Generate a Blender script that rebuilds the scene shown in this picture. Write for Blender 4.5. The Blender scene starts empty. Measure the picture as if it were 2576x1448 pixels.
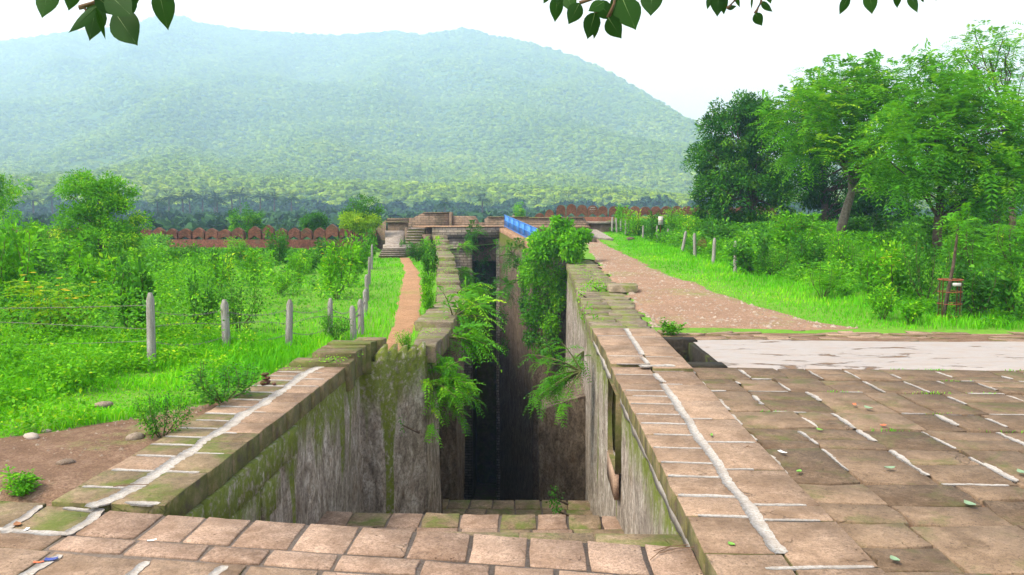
import bpy, math, random
import numpy as np
from mathutils import Matrix, Vector, Euler

random.seed(11)
rng = np.random.default_rng(11)
R = math.radians
scene = bpy.context.scene

# ------------------------------------------------------------------ camera
CAM_H = 2.5
PITCH, YAW = R(4.816), R(1.77)
cam_d = bpy.data.cameras.new('camera')
cam = bpy.data.objects.new('camera', cam_d)
scene.collection.objects.link(cam)
cam.location = (0, 0, CAM_H)
cam.rotation_euler = (math.pi / 2 - PITCH, 0, YAW)
cam_d.sensor_width = 36.0
cam_d.lens = 28.03
cam_d.clip_start = 0.05
cam_d.clip_end = 9000
scene.camera = cam

# ------------------------------------------------------------------ world and sun
SUN_EL, SUN_AZ = R(54), R(-118)          # azimuth measured from +Y towards +X
world = bpy.data.worlds.new('World')
scene.world = world
world.use_nodes = True
wn, wl = world.node_tree.nodes, world.node_tree.links
wn.clear()
sky = wn.new('ShaderNodeTexSky')
sky.sky_type = 'NISHITA'
sky.sun_disc = False
sky.sun_elevation = SUN_EL
sky.sun_rotation = SUN_AZ
sky.air_density = 1.0
sky.dust_density = 2.0
sky.ozone_density = 0.6
hs = wn.new('ShaderNodeHueSaturation')
hs.inputs['Saturation'].default_value = 0.0
hs.inputs['Value'].default_value = 1.0
bg = wn.new('ShaderNodeBackground')
bg.inputs['Strength'].default_value = 0.15
wo = wn.new('ShaderNodeOutputWorld')
wl.new(sky.outputs[0], hs.inputs['Color'])
wl.new(hs.outputs[0], bg.inputs['Color'])
wl.new(bg.outputs[0], wo.inputs['Surface'])

sun_d = bpy.data.lights.new('sun', 'SUN')
sun_d.energy = 2.4
sun_d.angle = R(16)
sun_d.color = (1.0, 0.93, 0.8)
sun = bpy.data.objects.new('sun', sun_d)
scene.collection.objects.link(sun)
sdir = Vector((math.sin(SUN_AZ) * math.cos(SUN_EL), math.cos(SUN_AZ) * math.cos(SUN_EL), math.sin(SUN_EL)))
sun.rotation_euler = sdir.to_track_quat('Z', 'Y').to_euler()
sun.location = (0, 0, 40)

scene.view_settings.view_transform = 'Standard'
scene.view_settings.look = 'None'
scene.view_settings.exposure = 1.47
scene.view_settings.gamma = 1.0
scene.cycles.use_denoising = True
scene.cycles.max_bounces = 8
scene.cycles.diffuse_bounces = 4
scene.cycles.transmission_bounces = 6
scene.cycles.volume_bounces = 2
scene.cycles.transparent_max_bounces = 8

# ------------------------------------------------------------------ small helpers
COL = scene.collection
_Rm = Matrix(Euler((math.pi / 2 - PITCH, 0, YAW)).to_matrix())

def ray(px, py):
    return _Rm @ Vector(((px - 1288) / 2006, -(py - 724) / 2006, -1))

def U(px, py, z=0.0):                     # survey note (px, py) -> point at height z
    d = ray(px, py); t = (z - CAM_H) / d.z
    return Vector((d.x * t, d.y * t, z))

def UD(px, py, Y):                        # survey note -> point at depth Y
    d = ray(px, py); t = Y / d.y
    return Vector((d.x * t, Y, CAM_H + d.z * t))

def sstep(x, a, b):
    t = np.clip((np.asarray(x, float) - a) / (b - a), 0, 1)
    return t * t * (3 - 2 * t)

def _hash(ix, iy, iz, seed):
    with np.errstate(over='ignore'):
        h = (ix.astype(np.uint64) * np.uint64(73856093)) ^ (iy.astype(np.uint64) * np.uint64(19349663)) ^ \
            (iz.astype(np.uint64) * np.uint64(83492791)) ^ np.uint64(seed * 2654435761 % (1 << 32))
        h = (h ^ (h >> np.uint64(13))) * np.uint64(1274126177)
        h = h ^ (h >> np.uint64(16))
    return (h & np.uint64(0xFFFFFF)).astype(float) / 0xFFFFFF

def vnoise(x, y, z=0.0, seed=1):
    x, y, z = np.broadcast_arrays(np.asarray(x, float), np.asarray(y, float), np.asarray(z, float))
    x = x + 10000.; y = y + 10000.; z = z + 10000.
    ix, iy, iz = np.floor(x).astype(np.int64), np.floor(y).astype(np.int64), np.floor(z).astype(np.int64)
    fx, fy, fz = x - ix, y - iy, z - iz
    fx = fx * fx * (3 - 2 * fx); fy = fy * fy * (3 - 2 * fy); fz = fz * fz * (3 - 2 * fz)
    r = 0
    for dx in (0, 1):
        for dy in (0, 1):
            for dz in (0, 1):
                w = (fx if dx else 1 - fx) * (fy if dy else 1 - fy) * (fz if dz else 1 - fz)
                r = r + w * _hash(ix + dx, iy + dy, iz + dz, seed)
    return r * 2 - 1

def fbm(x, y, z=0.0, o=4, seed=1):
    r, a, f = 0, 0.5, 1.0
    for k in range(o):
        r = r + a * vnoise(np.asarray(x) * f, np.asarray(y) * f, np.asarray(z) * f, seed + k)
        a *= 0.5; f *= 2.03
    return r

def mesh_np(name, V, faces, mats=None, tint=None, smooth=False, midx=None):
    """faces: list of int arrays (n,3) or (n,4); mats: list of materials; tint: per-face float; midx: per-array material index"""
    me = bpy.data.meshes.new(name)
    V = np.asarray(V, np.float32)
    me.vertices.add(len(V)); me.vertices.foreach_set('co', V.ravel())
    li = np.concatenate([np.asarray(f, np.int32).ravel() for f in faces if len(f)])
    sz = np.concatenate([np.full(len(f), np.asarray(f).shape[1], np.int32) for f in faces if len(f)])
    st = np.concatenate([[0], np.cumsum(sz)[:-1]]).astype(np.int32)
    me.loops.add(len(li)); me.loops.foreach_set('vertex_index', li)
    me.polygons.add(len(sz)); me.polygons.foreach_set('loop_start', st)
    try:
        me.polygons.foreach_set('loop_total', sz)
    except Exception:
        pass
    if midx is not None:
        mi = np.concatenate([np.full(len(f), m, np.int32) for f, m in zip(faces, midx) if len(f)])
        me.polygons.foreach_set('material_index', mi)
    if smooth:
        me.polygons.foreach_set('use_smooth', np.ones(len(sz), bool))
    me.update(calc_edges=True)
    if tint is not None:
        a = me.attributes.new('tint', 'FLOAT', 'FACE')
        a.data.foreach_set('value', np.asarray(tint, np.float32))
    for m in (mats or []):
        me.materials.append(m)
    return me

def obj(name, me, parent=None, kind=None, label=None, cat=None, group=None):
    o = bpy.data.objects.new(name, me)
    COL.objects.link(o)
    if parent is not None: o.parent = parent
    if kind: o['kind'] = kind
    if label: o['label'] = label
    if cat: o['category'] = cat
    if group: o['group'] = group
    return o

def empty(name, label, cat, loc=(0, 0, 0), rz=0.0, group=None, scale=None):
    o = obj(name, None, label=label, cat=cat, group=group)
    o.location = loc
    o.rotation_euler = (0, 0, rz)
    if scale is not None: o.scale = scale if hasattr(scale, '__len__') else (scale,) * 3
    o.empty_display_size = 0.2
    return o

def copy_thing(src, loc, rz, scale, label, group=None, name=None):
    c = src.copy(); COL.objects.link(c)
    if name: c.name = name
    c.location = loc; c.rotation_euler = (0, 0, rz)
    c.scale = scale if hasattr(scale, '__len__') else (scale,) * 3
    c['label'] = label
    if group: c['group'] = group
    elif 'group' in c: del c['group']
    for ch in list(src.children):
        d = ch.copy(); COL.objects.link(d); d.parent = c
    return c

class MB:
    """collects shapes into one mesh"""
    def __init__(s): s.v = []; s.f4 = []; s.f3 = []; s.n = 0
    def add(s, V, F):
        V = np.asarray(V, float).reshape(-1, 3); F = np.asarray(F, int)
        (s.f4 if F.shape[1] == 4 else s.f3).append(F + s.n)
        s.v.append(V); s.n += len(V)
    def box(s, lo, hi, rz=0, c=None):
        x0, y0, z0 = lo; x1, y1, z1 = hi
        V = np.array([[x0, y0, z0], [x1, y0, z0], [x1, y1, z0], [x0, y1, z0], [x0, y0, z1], [x1, y0, z1], [x1, y1, z1], [x0, y1, z1]], float)
        if rz:
            c = np.array(c if c is not None else V.mean(0)); a = V - c
            V = np.stack([a[:, 0] * math.cos(rz) - a[:, 1] * math.sin(rz), a[:, 0] * math.sin(rz) + a[:, 1] * math.cos(rz), a[:, 2]], 1) + c
        s.add(V, [[0, 3, 2, 1], [4, 5, 6, 7], [0, 1, 5, 4], [1, 2, 6, 5], [2, 3, 7, 6], [3, 0, 4, 7]])
    def tube(s, P, r, k=6, cap=True):
        P = np.asarray(P, float); n = len(P)
        r = np.broadcast_to(np.asarray(r, float), (n,))
        T = np.gradient(P, axis=0); T /= np.linalg.norm(T, axis=1)[:, None] + 1e-9
        ref = np.where(np.abs(T[:, 2:3]) > .9, [[1., 0, 0]], [[0., 0, 1]])
        A = np.cross(T, ref); A /= np.linalg.norm(A, axis=1)[:, None] + 1e-9
        B = np.cross(T, A)
        th = np.arange(k) * 2 * math.pi / k
        V = P[:, None] + r[:, None, None] * (np.cos(th)[None, :, None] * A[:, None] + np.sin(th)[None, :, None] * B[:, None])
        i = np.arange(n - 1)[:, None] * k; j = np.arange(k)[None]; j2 = (j + 1) % k
        F = np.stack([i + j, i + k + j, i + k + j2, i + j2], -1).reshape(-1, 4)
        base = s.n
        s.add(V.reshape(-1, 3), F)
        if cap:
            for e in (0, n - 1):
                idx = [base + e * k + q for q in range(k)]
                for q in range(1, k - 1):
                    s.f3.append(np.array([[idx[0], idx[q], idx[q + 1]]]))
    def mesh(s, name, mat, smooth=False):
        fs = []
        if s.f4: fs.append(np.concatenate(s.f4))
        if s.f3: fs.append(np.concatenate(s.f3))
        return mesh_np(name, np.concatenate(s.v), fs, [mat] if mat else [], smooth=smooth)
    def build(s, name, mat, parent=None, smooth=False, **kw):
        return obj(name, s.mesh(name, mat, smooth), parent, **kw)

# ------------------------------------------------------------------ materials
class NT:
    def __init__(s, name):
        s.m = bpy.data.materials.new(name); s.m.use_nodes = True
        s.t = s.m.node_tree; s.t.nodes.clear()
        s.out = s.t.nodes.new('ShaderNodeOutputMaterial')
    def n(s, typ, **kw):
        nd = s.t.nodes.new(typ)
        for k, v in kw.items(): setattr(nd, k, v)
        return nd
    def l(s, a, b): s.t.links.new(a, b)
    def coord(s, scale=(1, 1, 1), kind='Object'):
        tc = s.n('ShaderNodeTexCoord'); mp = s.n('ShaderNodeMapping')
        mp.inputs['Scale'].default_value = scale
        s.l(tc.outputs[kind], mp.inputs['Vector']); return mp.outputs[0]
    def noise(s, vec, scale, detail=4, rough=.55, dist=0):
        nd = s.n('ShaderNodeTexNoise'); nd.inputs['Scale'].default_value = scale
        nd.inputs['Detail'].default_value = detail; nd.inputs['Roughness'].default_value = rough
        nd.inputs['Distortion'].default_value = dist
        s.l(vec, nd.inputs['Vector']); return nd.outputs['Fac']
    def ramp(s, fac, stops, interp='LINEAR'):
        r = s.n('ShaderNodeValToRGB'); r.color_ramp.interpolation = interp
        e = r.color_ramp.elements
        while len(e) < len(stops): e.new(.5)
        for k, (p, c) in enumerate(stops):
            e[k].position = p; e[k].color = tuple(c) + (1,) if len(c) == 3 else c
        s.l(fac, r.inputs[0]); return r.outputs[0]
    def mix(s, fac, a, b, mode='MIX'):
        m = s.n('ShaderNodeMix', data_type='RGBA', blend_type=mode)
        for sock, v in ((m.inputs[0], fac), (m.inputs[6], a), (m.inputs[7], b)):
            if hasattr(v, 'is_linked'): s.l(v, sock)
            elif isinstance(v, (int, float)): sock.default_value = v
            else: sock.default_value = tuple(v) + (1,)
        return m.outputs[2]
    def math(s, op, a, b=0.0, c=0.0, clamp=False):
        m = s.n('ShaderNodeMath', operation=op, use_clamp=clamp)
        for k, v in enumerate((a, b, c)):
            if hasattr(v, 'is_linked'): s.l(v, m.inputs[k])
            else: m.inputs[k].default_value = v
        return m.outputs[0]
    def bump(s, h, dist, strength=1.0):
        b = s.n('ShaderNodeBump'); b.inputs['Distance'].default_value = dist; b.inputs['Strength'].default_value = strength
        s.l(h, b.inputs['Height']); return b.outputs[0]
    def principled(s, col, rough=.85, normal=None, spec=.3, metal=0):
        p = s.n('ShaderNodeBsdfPrincipled')
        if hasattr(col, 'is_linked'): s.l(col, p.inputs['Base Color'])
        else: p.inputs['Base Color'].default_value = tuple(col) + (1,)
        if hasattr(rough, 'is_linked'): s.l(rough, p.inputs['Roughness'])
        else: p.inputs['Roughness'].default_value = rough
        p.inputs['Specular IOR Level'].default_value = spec
        p.inputs['Metallic'].default_value = metal
        if normal is not None: s.l(normal, p.inputs['Normal'])
        return p
    def done(s, shader):
        s.l(shader.outputs[0], s.out.inputs['Surface']); return s.m

def stone_mat(name, dark, mid, light, grain=22, moss=0.0, mosscol=(.07, .1, .012), pits=.5, vary=.5, bump=.012, wet=0.0, side=0.0):
    t = NT(name)
    v = t.coord()
    oi = t.n('ShaderNodeObjectInfo')
    off = t.n('ShaderNodeVectorMath', operation='MULTIPLY_ADD')
    t.l(v, off.inputs[0]); off.inputs[1].default_value = (1, 1, 1)
    cmb = t.n('ShaderNodeCombineXYZ')
    t.l(t.math('MULTIPLY', oi.outputs['Random'], 37.0), cmb.inputs[2]); t.l(cmb.outputs[0], off.inputs[2])
    v = off.outputs[0]
    big = t.noise(v, 2.2, 5, .6, .3)
    fine = t.noise(v, grain, 6, .7)
    med = t.noise(v, 7, 5, .6)
    c = t.ramp(med, [(.3, dark), (.52, mid), (.72, light)])
    c = t.mix(t.math('MULTIPLY', t.ramp(fine, [(.38, (1, 1, 1)), (.54, (0, 0, 0))]), .75), c, tuple(.4 * q for q in dark))
    c = t.mix(t.math('MULTIPLY', t.ramp(fine, [(.58, (0, 0, 0)), (.72, (1, 1, 1))]), .5), c, light)
    # object to object variation
    c2 = t.mix(oi.outputs['Random'], tuple(q * (1 - vary * .55) for q in mid), tuple(min(1, q * (1 + vary * .6)) for q in light))
    c = t.mix(.32 * vary + .1, c, c2)
    spk = t.noise(v, 80, 4, .7)
    c = t.mix(t.math('MULTIPLY', t.ramp(spk, [(.36, (1, 1, 1)), (.46, (0, 0, 0))]), .65), c, tuple(.35 * q for q in dark))
    c = t.mix(t.math('MULTIPLY', t.ramp(spk, [(.58, (0, 0, 0)), (.68, (1, 1, 1))]), .35), c, tuple(min(1, 1.35 * q) for q in light))
    # brown stains
    c = t.mix(t.math('MULTIPLY', t.ramp(big, [(.42, (0, 0, 0)), (.68, (1, 1, 1))]), .6), c, (dark[0] * .62, dark[1] * .55, dark[2] * .45))
    # hairline cracks
    dv = t.n('ShaderNodeTexVoronoi', feature='DISTANCE_TO_EDGE'); dv.inputs['Scale'].default_value = 1.9
    wv = t.n('ShaderNodeVectorMath', operation='MULTIPLY_ADD'); nz3 = t.n('ShaderNodeTexNoise'); nz3.inputs['Scale'].default_value = 5; t.l(v, nz3.inputs['Vector'])
    t.l(nz3.outputs['Color'], wv.inputs[0]); wv.inputs[1].default_value = (.35, .35, .35); t.l(v, wv.inputs[2]); t.l(wv.outputs[0], dv.inputs['Vector'])
    crack = t.math('MULTIPLY', t.ramp(dv.outputs['Distance'], [(.004, (1, 1, 1)), (.016, (0, 0, 0))]), t.ramp(t.noise(v, 1.2, 3), [(.56, (0, 0, 0)), (.64, (1, 1, 1))]))
    c = t.mix(t.math('MULTIPLY', crack, .5), c, tuple(.3 * q for q in dark))
    # pits
    vo = t.n('ShaderNodeTexVoronoi'); vo.inputs['Scale'].default_value = 16; t.l(v, vo.inputs['Vector'])
    pitmask = t.math('MULTIPLY', t.ramp(vo.outputs['Distance'], [(.1, (1, 1, 1)), (.2, (0, 0, 0))]), t.ramp(t.noise(v, 3.1, 3), [(.5, (0, 0, 0)), (.62, (1, 1, 1))]))
    c = t.mix(t.math('MULTIPLY', pitmask, pits), c, (dark[0] * .35, dark[1] * .3, dark[2] * .28))
    if moss > 0:
        mn = t.noise(v, 1.7, 6, .65, .4)
        mm = t.ramp(mn, [(.62 - .3 * moss, (0, 0, 0)), (.78 - .3 * moss, (1, 1, 1))])
        mc = t.mix(fine, tuple(q * .6 for q in mosscol), tuple(q * 1.6 for q in mosscol))
        c = t.mix(t.math('MULTIPLY', mm, .85), c, mc)
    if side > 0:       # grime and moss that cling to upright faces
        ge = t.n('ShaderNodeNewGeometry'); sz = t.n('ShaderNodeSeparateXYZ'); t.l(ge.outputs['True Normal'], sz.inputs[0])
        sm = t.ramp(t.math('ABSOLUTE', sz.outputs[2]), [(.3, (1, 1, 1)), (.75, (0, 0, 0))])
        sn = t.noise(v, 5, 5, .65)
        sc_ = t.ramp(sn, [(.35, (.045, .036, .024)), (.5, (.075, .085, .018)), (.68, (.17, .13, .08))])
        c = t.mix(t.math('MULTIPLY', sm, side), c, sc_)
    h = t.math('ADD', t.math('MULTIPLY', fine, .8), t.math('MULTIPLY', med, .9))
    h = t.math('SUBTRACT', h, t.math('MULTIPLY', pitmask, .6))
    h = t.math('SUBTRACT', h, t.math('MULTIPLY', crack, .8))
    return t.done(t.principled(c, .9 - wet, t.bump(h, bump), .25))

def wall_mat(name, top=0.0, moss=1.0, tone=None):
    """streaked, weathered rock-cut wall: pale lime runs, ochre and dark stains, moss from the coping"""
    t = NT(name)
    v0 = t.coord(); vs = t.coord((1, 1, .45)); vss = t.coord((1, 1, .05))
    st1 = t.noise(vs, 6.0, 8, .72, .5); st2 = t.noise(vs, 2.0, 5, .6, .3); fine = t.noise(t.coord((1, 1, .75)), 20, 7, .75)
    mid = t.noise(v0, 1.3, 5, .6)
    c = t.ramp(st1, [(.3, (.1, .082, .068)), (.42, (.26, .222, .19)), (.53, (.4, .355, .315)), (.66, (.66, .62, .575))])
    c = t.mix(t.math('MULTIPLY', t.ramp(fine, [(.38, (1, 1, 1)), (.54, (0, 0, 0))]), .6), c, (.045, .034, .024))
    c = t.mix(t.math('MULTIPLY', t.ramp(fine, [(.58, (0, 0, 0)), (.7, (1, 1, 1))]), .5), c, (.52, .47, .41))
    c = t.mix(t.math('MULTIPLY', t.ramp(t.noise(vs, 3.3, 4, .6), [(.55, (0, 0, 0)), (.72, (1, 1, 1))]), .4), c, (.2, .115, .065))
    c = t.mix(t.math('MULTIPLY', t.ramp(mid, [(.45, (0, 0, 0)), (.7, (1, 1, 1))]), .4), c, (.08, .06, .048))
    if tone: c = t.mix(1.0, c, tone, 'MULTIPLY')
    if moss > 0:
        sx = t.n('ShaderNodeSeparateXYZ'); t.l(v0, sx.inputs[0])
        drip = t.noise(vss, 1.6, 4, .6)
        depth = t.math('SUBTRACT', top, sx.outputs[2])
        # how far each run of moss reaches down the stone
        reach = t.math('MULTIPLY', t.ramp(drip, [(.4, (.16, .16, .16)), (.56, (.32, .32, .32)), (.64, (.6, .6, .6)), (.68, (1.8, 1.8, 1.8))]), 3.0 * moss)
        mm = t.math('SUBTRACT', reach, depth)
        mm = t.math('MULTIPLY_ADD', mm, 2.0, .5, clamp=True)
        mm = t.math('MULTIPLY', mm, t.ramp(t.noise(v0, 9, 5, .7), [(.34, (0, 0, 0)), (.5, (1, 1, 1))]))
        mc = t.mix(t.noise(v0, 14, 4), (.05, .075, .006), (.19, .25, .012))
        c = t.mix(t.math('MULTIPLY', mm, .9), c, mc)
    h = t.math('ADD', t.math('MULTIPLY', st1, 1.1), t.math('MULTIPLY', fine, .7))
    return t.done(t.principled(c, .9, t.bump(h, .035), .2))

def leaf_mat(name, dark, mid, bright, trans=.35, rough=.5, yellow=None, spec=.35):
    t = NT(name)
    at = t.n('ShaderNodeAttribute', attribute_name='tint')
    oi = t.n('ShaderNodeObjectInfo')
    f = t.math('ADD', at.outputs['Fac'], t.math('MULTIPLY_ADD', oi.outputs['Random'], .24, -.12), clamp=True)
    stops = [(0.0, dark), (.5, mid), (.85, bright)]
    if yellow: stops.append((1.0, yellow))
    c = t.ramp(f, stops)
    p = t.principled(c, rough, None, spec)
    tr = t.n('ShaderNodeBsdfTranslucent')
    c2 = t.mix(.5, c, (bright[0] * 1.25, bright[1] * 1.25, bright[2] * .7))
    t.l(c2, tr.inputs['Color'])
    mx = t.n('ShaderNodeMixShader'); mx.inputs[0].default_value = trans
    t.l(p.outputs[0], mx.inputs[1]); t.l(tr.outputs[0], mx.inputs[2])
    return t.done(mx)

def plain_mat(name, col, rough=.6, spec=.4, metal=0, var=.25, scale=12, bump=0.003):
    t = NT(name); v = t.coord()
    n = t.noise(v, scale, 5, .6)
    c = t.mix(n, tuple(q * (1 - var) for q in col), tuple(min(1, q * (1 + var)) for q in col))
    return t.done(t.principled(c, rough, t.bump(n, bump), spec, metal))

M = {}
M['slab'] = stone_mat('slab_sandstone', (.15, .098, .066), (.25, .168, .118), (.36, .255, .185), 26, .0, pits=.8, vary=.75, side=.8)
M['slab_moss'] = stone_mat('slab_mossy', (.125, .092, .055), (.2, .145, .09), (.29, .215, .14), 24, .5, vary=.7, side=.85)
M['pave'] = stone_mat('paving_sandstone', (.092, .062, .041), (.158, .107, .071), (.24, .168, .116), 24, .32, (.075, .08, .025), vary=.9)
M['step'] = stone_mat('step_sandstone', (.18, .115, .082), (.31, .21, .158), (.42, .305, .235), 34, 0, pits=.8, vary=.6, bump=.009)
M['step_moss'] = stone_mat('step_damp', (.12, .09, .055), (.23, .165, .105), (.36, .26, .18), 24, .5, vary=.5)
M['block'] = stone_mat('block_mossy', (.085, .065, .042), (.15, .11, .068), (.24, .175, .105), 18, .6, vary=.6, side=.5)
M['ledge'] = stone_mat('ledge_stone', (.1, .08, .055), (.19, .15, .105), (.3, .25, .185), 16, .5, (.1, .14, .015), vary=.6)
M['fort'] = stone_mat('fort_masonry', (.085, .032, .02), (.155, .06, .037), (.22, .098, .064), 7, .3, (.06, .052, .024), vary=.6)
M['plinth'] = stone_mat('terrace_masonry', (.1, .075, .055), (.17, .125, .09), (.25, .19, .145), 9, .25, (.06, .065, .025), vary=.4)
M['terrace'] = stone_mat('terrace_floor', (.24, .14, .085), (.36, .22, .135), (.44, .3, .2), 10, 0, vary=.3)
M['greypath'] = stone_mat('worn_path_stone', (.2, .17, .15), (.3, .26, .23), (.38, .34, .31), 10, 0, vary=.3)
M['rock'] = stone_mat('field_stone', (.16, .11, .08), (.3, .23, .18), (.45, .38, .32), 20, 0, vary=.8)
M['wall_l'] = wall_mat('rock_wall_left', -.15, 1.0)
M['wall_r'] = wall_mat('rock_wall_right', -.2, .55)
M['wall_f'] = wall_mat('rock_wall_far', 1.0, .35, (.42, .37, .31))
M['shaded'] = stone_mat('shade_black_stone', (.012, .01, .008), (.022, .018, .013), (.04, .034, .022), 14, .2, vary=.3)  # near-black colour stands in for the shade inside the drain pit
M['post'] = stone_mat('concrete_post', (.2, .19, .185), (.32, .305, .3), (.43, .42, .415), 30, .05, pits=.2, vary=.4, bump=.005)
M['wire'] = plain_mat('rusty_wire', (.16, .15, .14), .6, .4, .6)
M['blue'] = plain_mat('blue_paint', (.04, .2, .6), .45, .4, 0, .18, 5)
M['bark'] = stone_mat('bark', (.06, .042, .03), (.11, .08, .06), (.18, .14, .11), 14, 0, vary=.5, bump=.02)
M['bark_pale'] = stone_mat('pale_bark', (.12, .095, .075), (.2, .165, .135), (.3, .26, .22), 12, 0, vary=.3, bump=.015)
M['lime'] = plain_mat('lime_wash', (.45, .44, .43), .8, .2, 0, .25)
M['redband'] = plain_mat('red_oxide_band', (.22, .07, .035), .8, .2, 0, .3)
M['stem'] = plain_mat('green_stem', (.09, .1, .035), .7, .2, 0, .3)
M['twig'] = plain_mat('dry_twig', (.12, .07, .045), .8, .2, 0, .3)

def brick_mat(name, c1, c2, mortar, sx=1.0):
    t = NT(name); tc = t.n('ShaderNodeTexCoord'); sp = t.n('ShaderNodeSeparateXYZ'); t.l(tc.outputs['Object'], sp.inputs[0])
    cb = t.n('ShaderNodeCombineXYZ'); t.l(t.math('ADD', sp.outputs[0], sp.outputs[1]), cb.inputs[0]); t.l(sp.outputs[2], cb.inputs[1])
    b = t.n('ShaderNodeTexBrick'); b.inputs['Scale'].default_value = 1.0
    b.inputs['Brick Width'].default_value = .55 * sx; b.inputs['Row Height'].default_value = .2 * sx; b.inputs['Mortar Size'].default_value = .022
    b.inputs['Color1'].default_value = c1 + (1,); b.inputs['Color2'].default_value = c2 + (1,); b.inputs['Mortar'].default_value = mortar + (1,)
    t.l(cb.outputs[0], b.inputs['Vector'])
    n = t.noise(t.coord(), 5, 6, .65); n2 = t.noise(t.coord((1, 1, .3)), 1.1, 4, .6)
    c = t.mix(t.ramp(n, [(.35, (.7, .7, .7)), (.65, (0, 0, 0))]), b.outputs[0], tuple(q * .35 for q in c1))
    c = t.mix(t.math('MULTIPLY', t.ramp(n2, [(.5, (0, 0, 0)), (.7, (1, 1, 1))]), .6), c, (.05, .05, .03))
    h = t.math('ADD', t.math('MULTIPLY', b.outputs['Fac'], -1.0), t.math('MULTIPLY', n, .6))
    return t.done(t.principled(c, .9, t.bump(h, .03), .2))
M['brick'] = brick_mat('coursed_masonry', (.25, .215, .185), (.38, .335, .29), (.1, .085, .065))
M['brick2'] = brick_mat('parapet_masonry', (.21, .15, .11), (.31, .23, .17), (.12, .09, .068), .9)

# white mortar and cement
def cement(name, base, dirt, amt, sc=6):
    t = NT(name); v = t.coord()
    n = t.noise(v, 34, 9, .78); n2 = t.noise(v, 140, 4, .7); n3 = t.noise(v, 2.3, 6, .7)
    c = t.mix(t.ramp(n, [(.46, (0, 0, 0)), (.62, (1, 1, 1))]), base, dirt)
    c = t.mix(t.math('MULTIPLY', t.ramp(n2, [(.34, (1, 1, 1)), (.44, (0, 0, 0))]), .7), c, tuple(q * .35 for q in dirt))
    c = t.mix(t.math('MULTIPLY', t.ramp(n3, [(.48, (0, 0, 0)), (.62, (1, 1, 1))]), .55 * amt + .15), c, tuple(q * .75 for q in dirt))
    return t.done(t.principled(c, .95, t.bump(t.math('ADD', n, n2), .002), .1))
M['mortar'] = cement('white_mortar', (.37, .352, .34), (.24, .205, .18), .6, 9)
M['mortar_grey'] = cement('grey_mortar', (.19, .155, .135), (.12, .09, .07), .5)
t = NT('cement_apron'); v = t.coord((.45, 1, 1))
n = t.noise(v, 1.5, 7, .68, .6); n2 = t.noise(v, 18, 5, .6)
c = t.mix(n2, (.24, .215, .21), (.34, .318, .312))
c = t.mix(t.math('MULTIPLY', t.ramp(t.noise(v, 4.5, 6, .6), [(.45, (0, 0, 0)), (.7, (1, 1, 1))]), .5), c, (.27, .205, .17))
c = t.mix(t.ramp(n, [(.585, (0, 0, 0)), (.615, (1, 1, 1))]), c, (.15, .1, .07))
M['cement'] = t.done(t.principled(c, .9, t.bump(t.math('ADD', n2, t.math('MULTIPLY', t.ramp(n, [(.58, (1, 1, 1)), (.62, (0, 0, 0))]), 2)), .012), .2))

# soil, grass ground, gravel road
def soil_mat(name, a, b, c3, sc=6, green=None, gthr=.5, speck=(.5, .4, .35)):
    t = NT(name); v = t.coord()
    n1 = t.noise(v, sc, 7, .7); n2 = t.noise(v, .35, 5, .6, .4); n3 = t.noise(v, 38, 5, .7)
    c = t.ramp(n1, [(.3, a), (.5, b), (.72, c3)])
    c = t.mix(t.math('MULTIPLY', t.ramp(n3, [(.4, (1, 1, 1)), (.55, (0, 0, 0))]), .6), c, tuple(q * .45 for q in a))
    c = t.mix(t.ramp(n3, [(.62, (0, 0, 0)), (.7, (.7, .7, .7))]), c, speck)
    n4 = t.noise(v, .9, 6, .65, .5)
    c = t.mix(t.math('MULTIPLY', t.ramp(n4, [(.42, (1, 1, 1)), (.6, (0, 0, 0))]), .5), c, tuple(q * .6 for q in b))
    if green:
        g = t.mix(n1, tuple(q * .55 for q in green), tuple(q * 1.3 for q in green))
        gm = t.ramp(t.math('ADD', t.math('MULTIPLY', n2, .7), t.math('MULTIPLY', n1, .3)), [(gthr - .08, (0, 0, 0)), (gthr + .08, (1, 1, 1))])
        c = t.mix(gm, c, g)
    return t.done(t.principled(c, .95, t.bump(t.math('ADD', n1, t.math('MULTIPLY', n3, .5)), .04), .15))
M['ground'] = soil_mat('grassy_soil', (.12, .07, .045), (.2, .125, .08), (.3, .2, .14), 5, (.12, .27, .025), .34)
M['dirt'] = soil_mat('bare_soil', (.13, .075, .05), (.22, .135, .09), (.34, .225, .165), 5, (.11, .22, .03), .66)
M['path'] = soil_mat('trodden_path', (.26, .14, .075), (.4, .225, .125), (.5, .31, .19), 8, (.14, .26, .03), .66, (.55, .4, .28))
M['road'] = soil_mat('gravel_road', (.2, .12, .08), (.33, .205, .14), (.45, .3, .215), 9, (.14, .24, .04), .6, (.6, .46, .38))
# ------------------------------------------------------------------ trench geometry (plan)
LI = [(-3.35, 3.0), (-3.32, 15.0), (-2.12, 15.7), (-2.05, 19.0), (-2.35, 25.0), (-2.8, 29.0), (-3.65, 36.0), (-6.1, 55.0), (-7.45, 58.0)]
LO = [(-4.45, 3.0), (-4.4, 15.2), (-2.55, 15.9), (-2.85, 19.5), (-3.2, 25.0), (-4.0, 32.0), (-6.85, 54.0), (-7.6, 58.0)]
RI = [(1.27, 3.0), (1.24, 18.5), (1.4, 30.0), (1.5, 41.0), (-.2, 42.6), (-2.72, 58.0)]
RO = [(2.47, 3.0), (2.6, 18.5), (2.9, 26.0), (2.95, 40.5), (1.0, 43.0), (-1.6, 58.0)]
def xat(pl, Y):
    return np.interp(Y, [p[1] for p in pl], [p[0] for p in pl])
def lo_out(Y): return xat(LO, Y)
def ro_out(Y): return xat(RO, Y)

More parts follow.
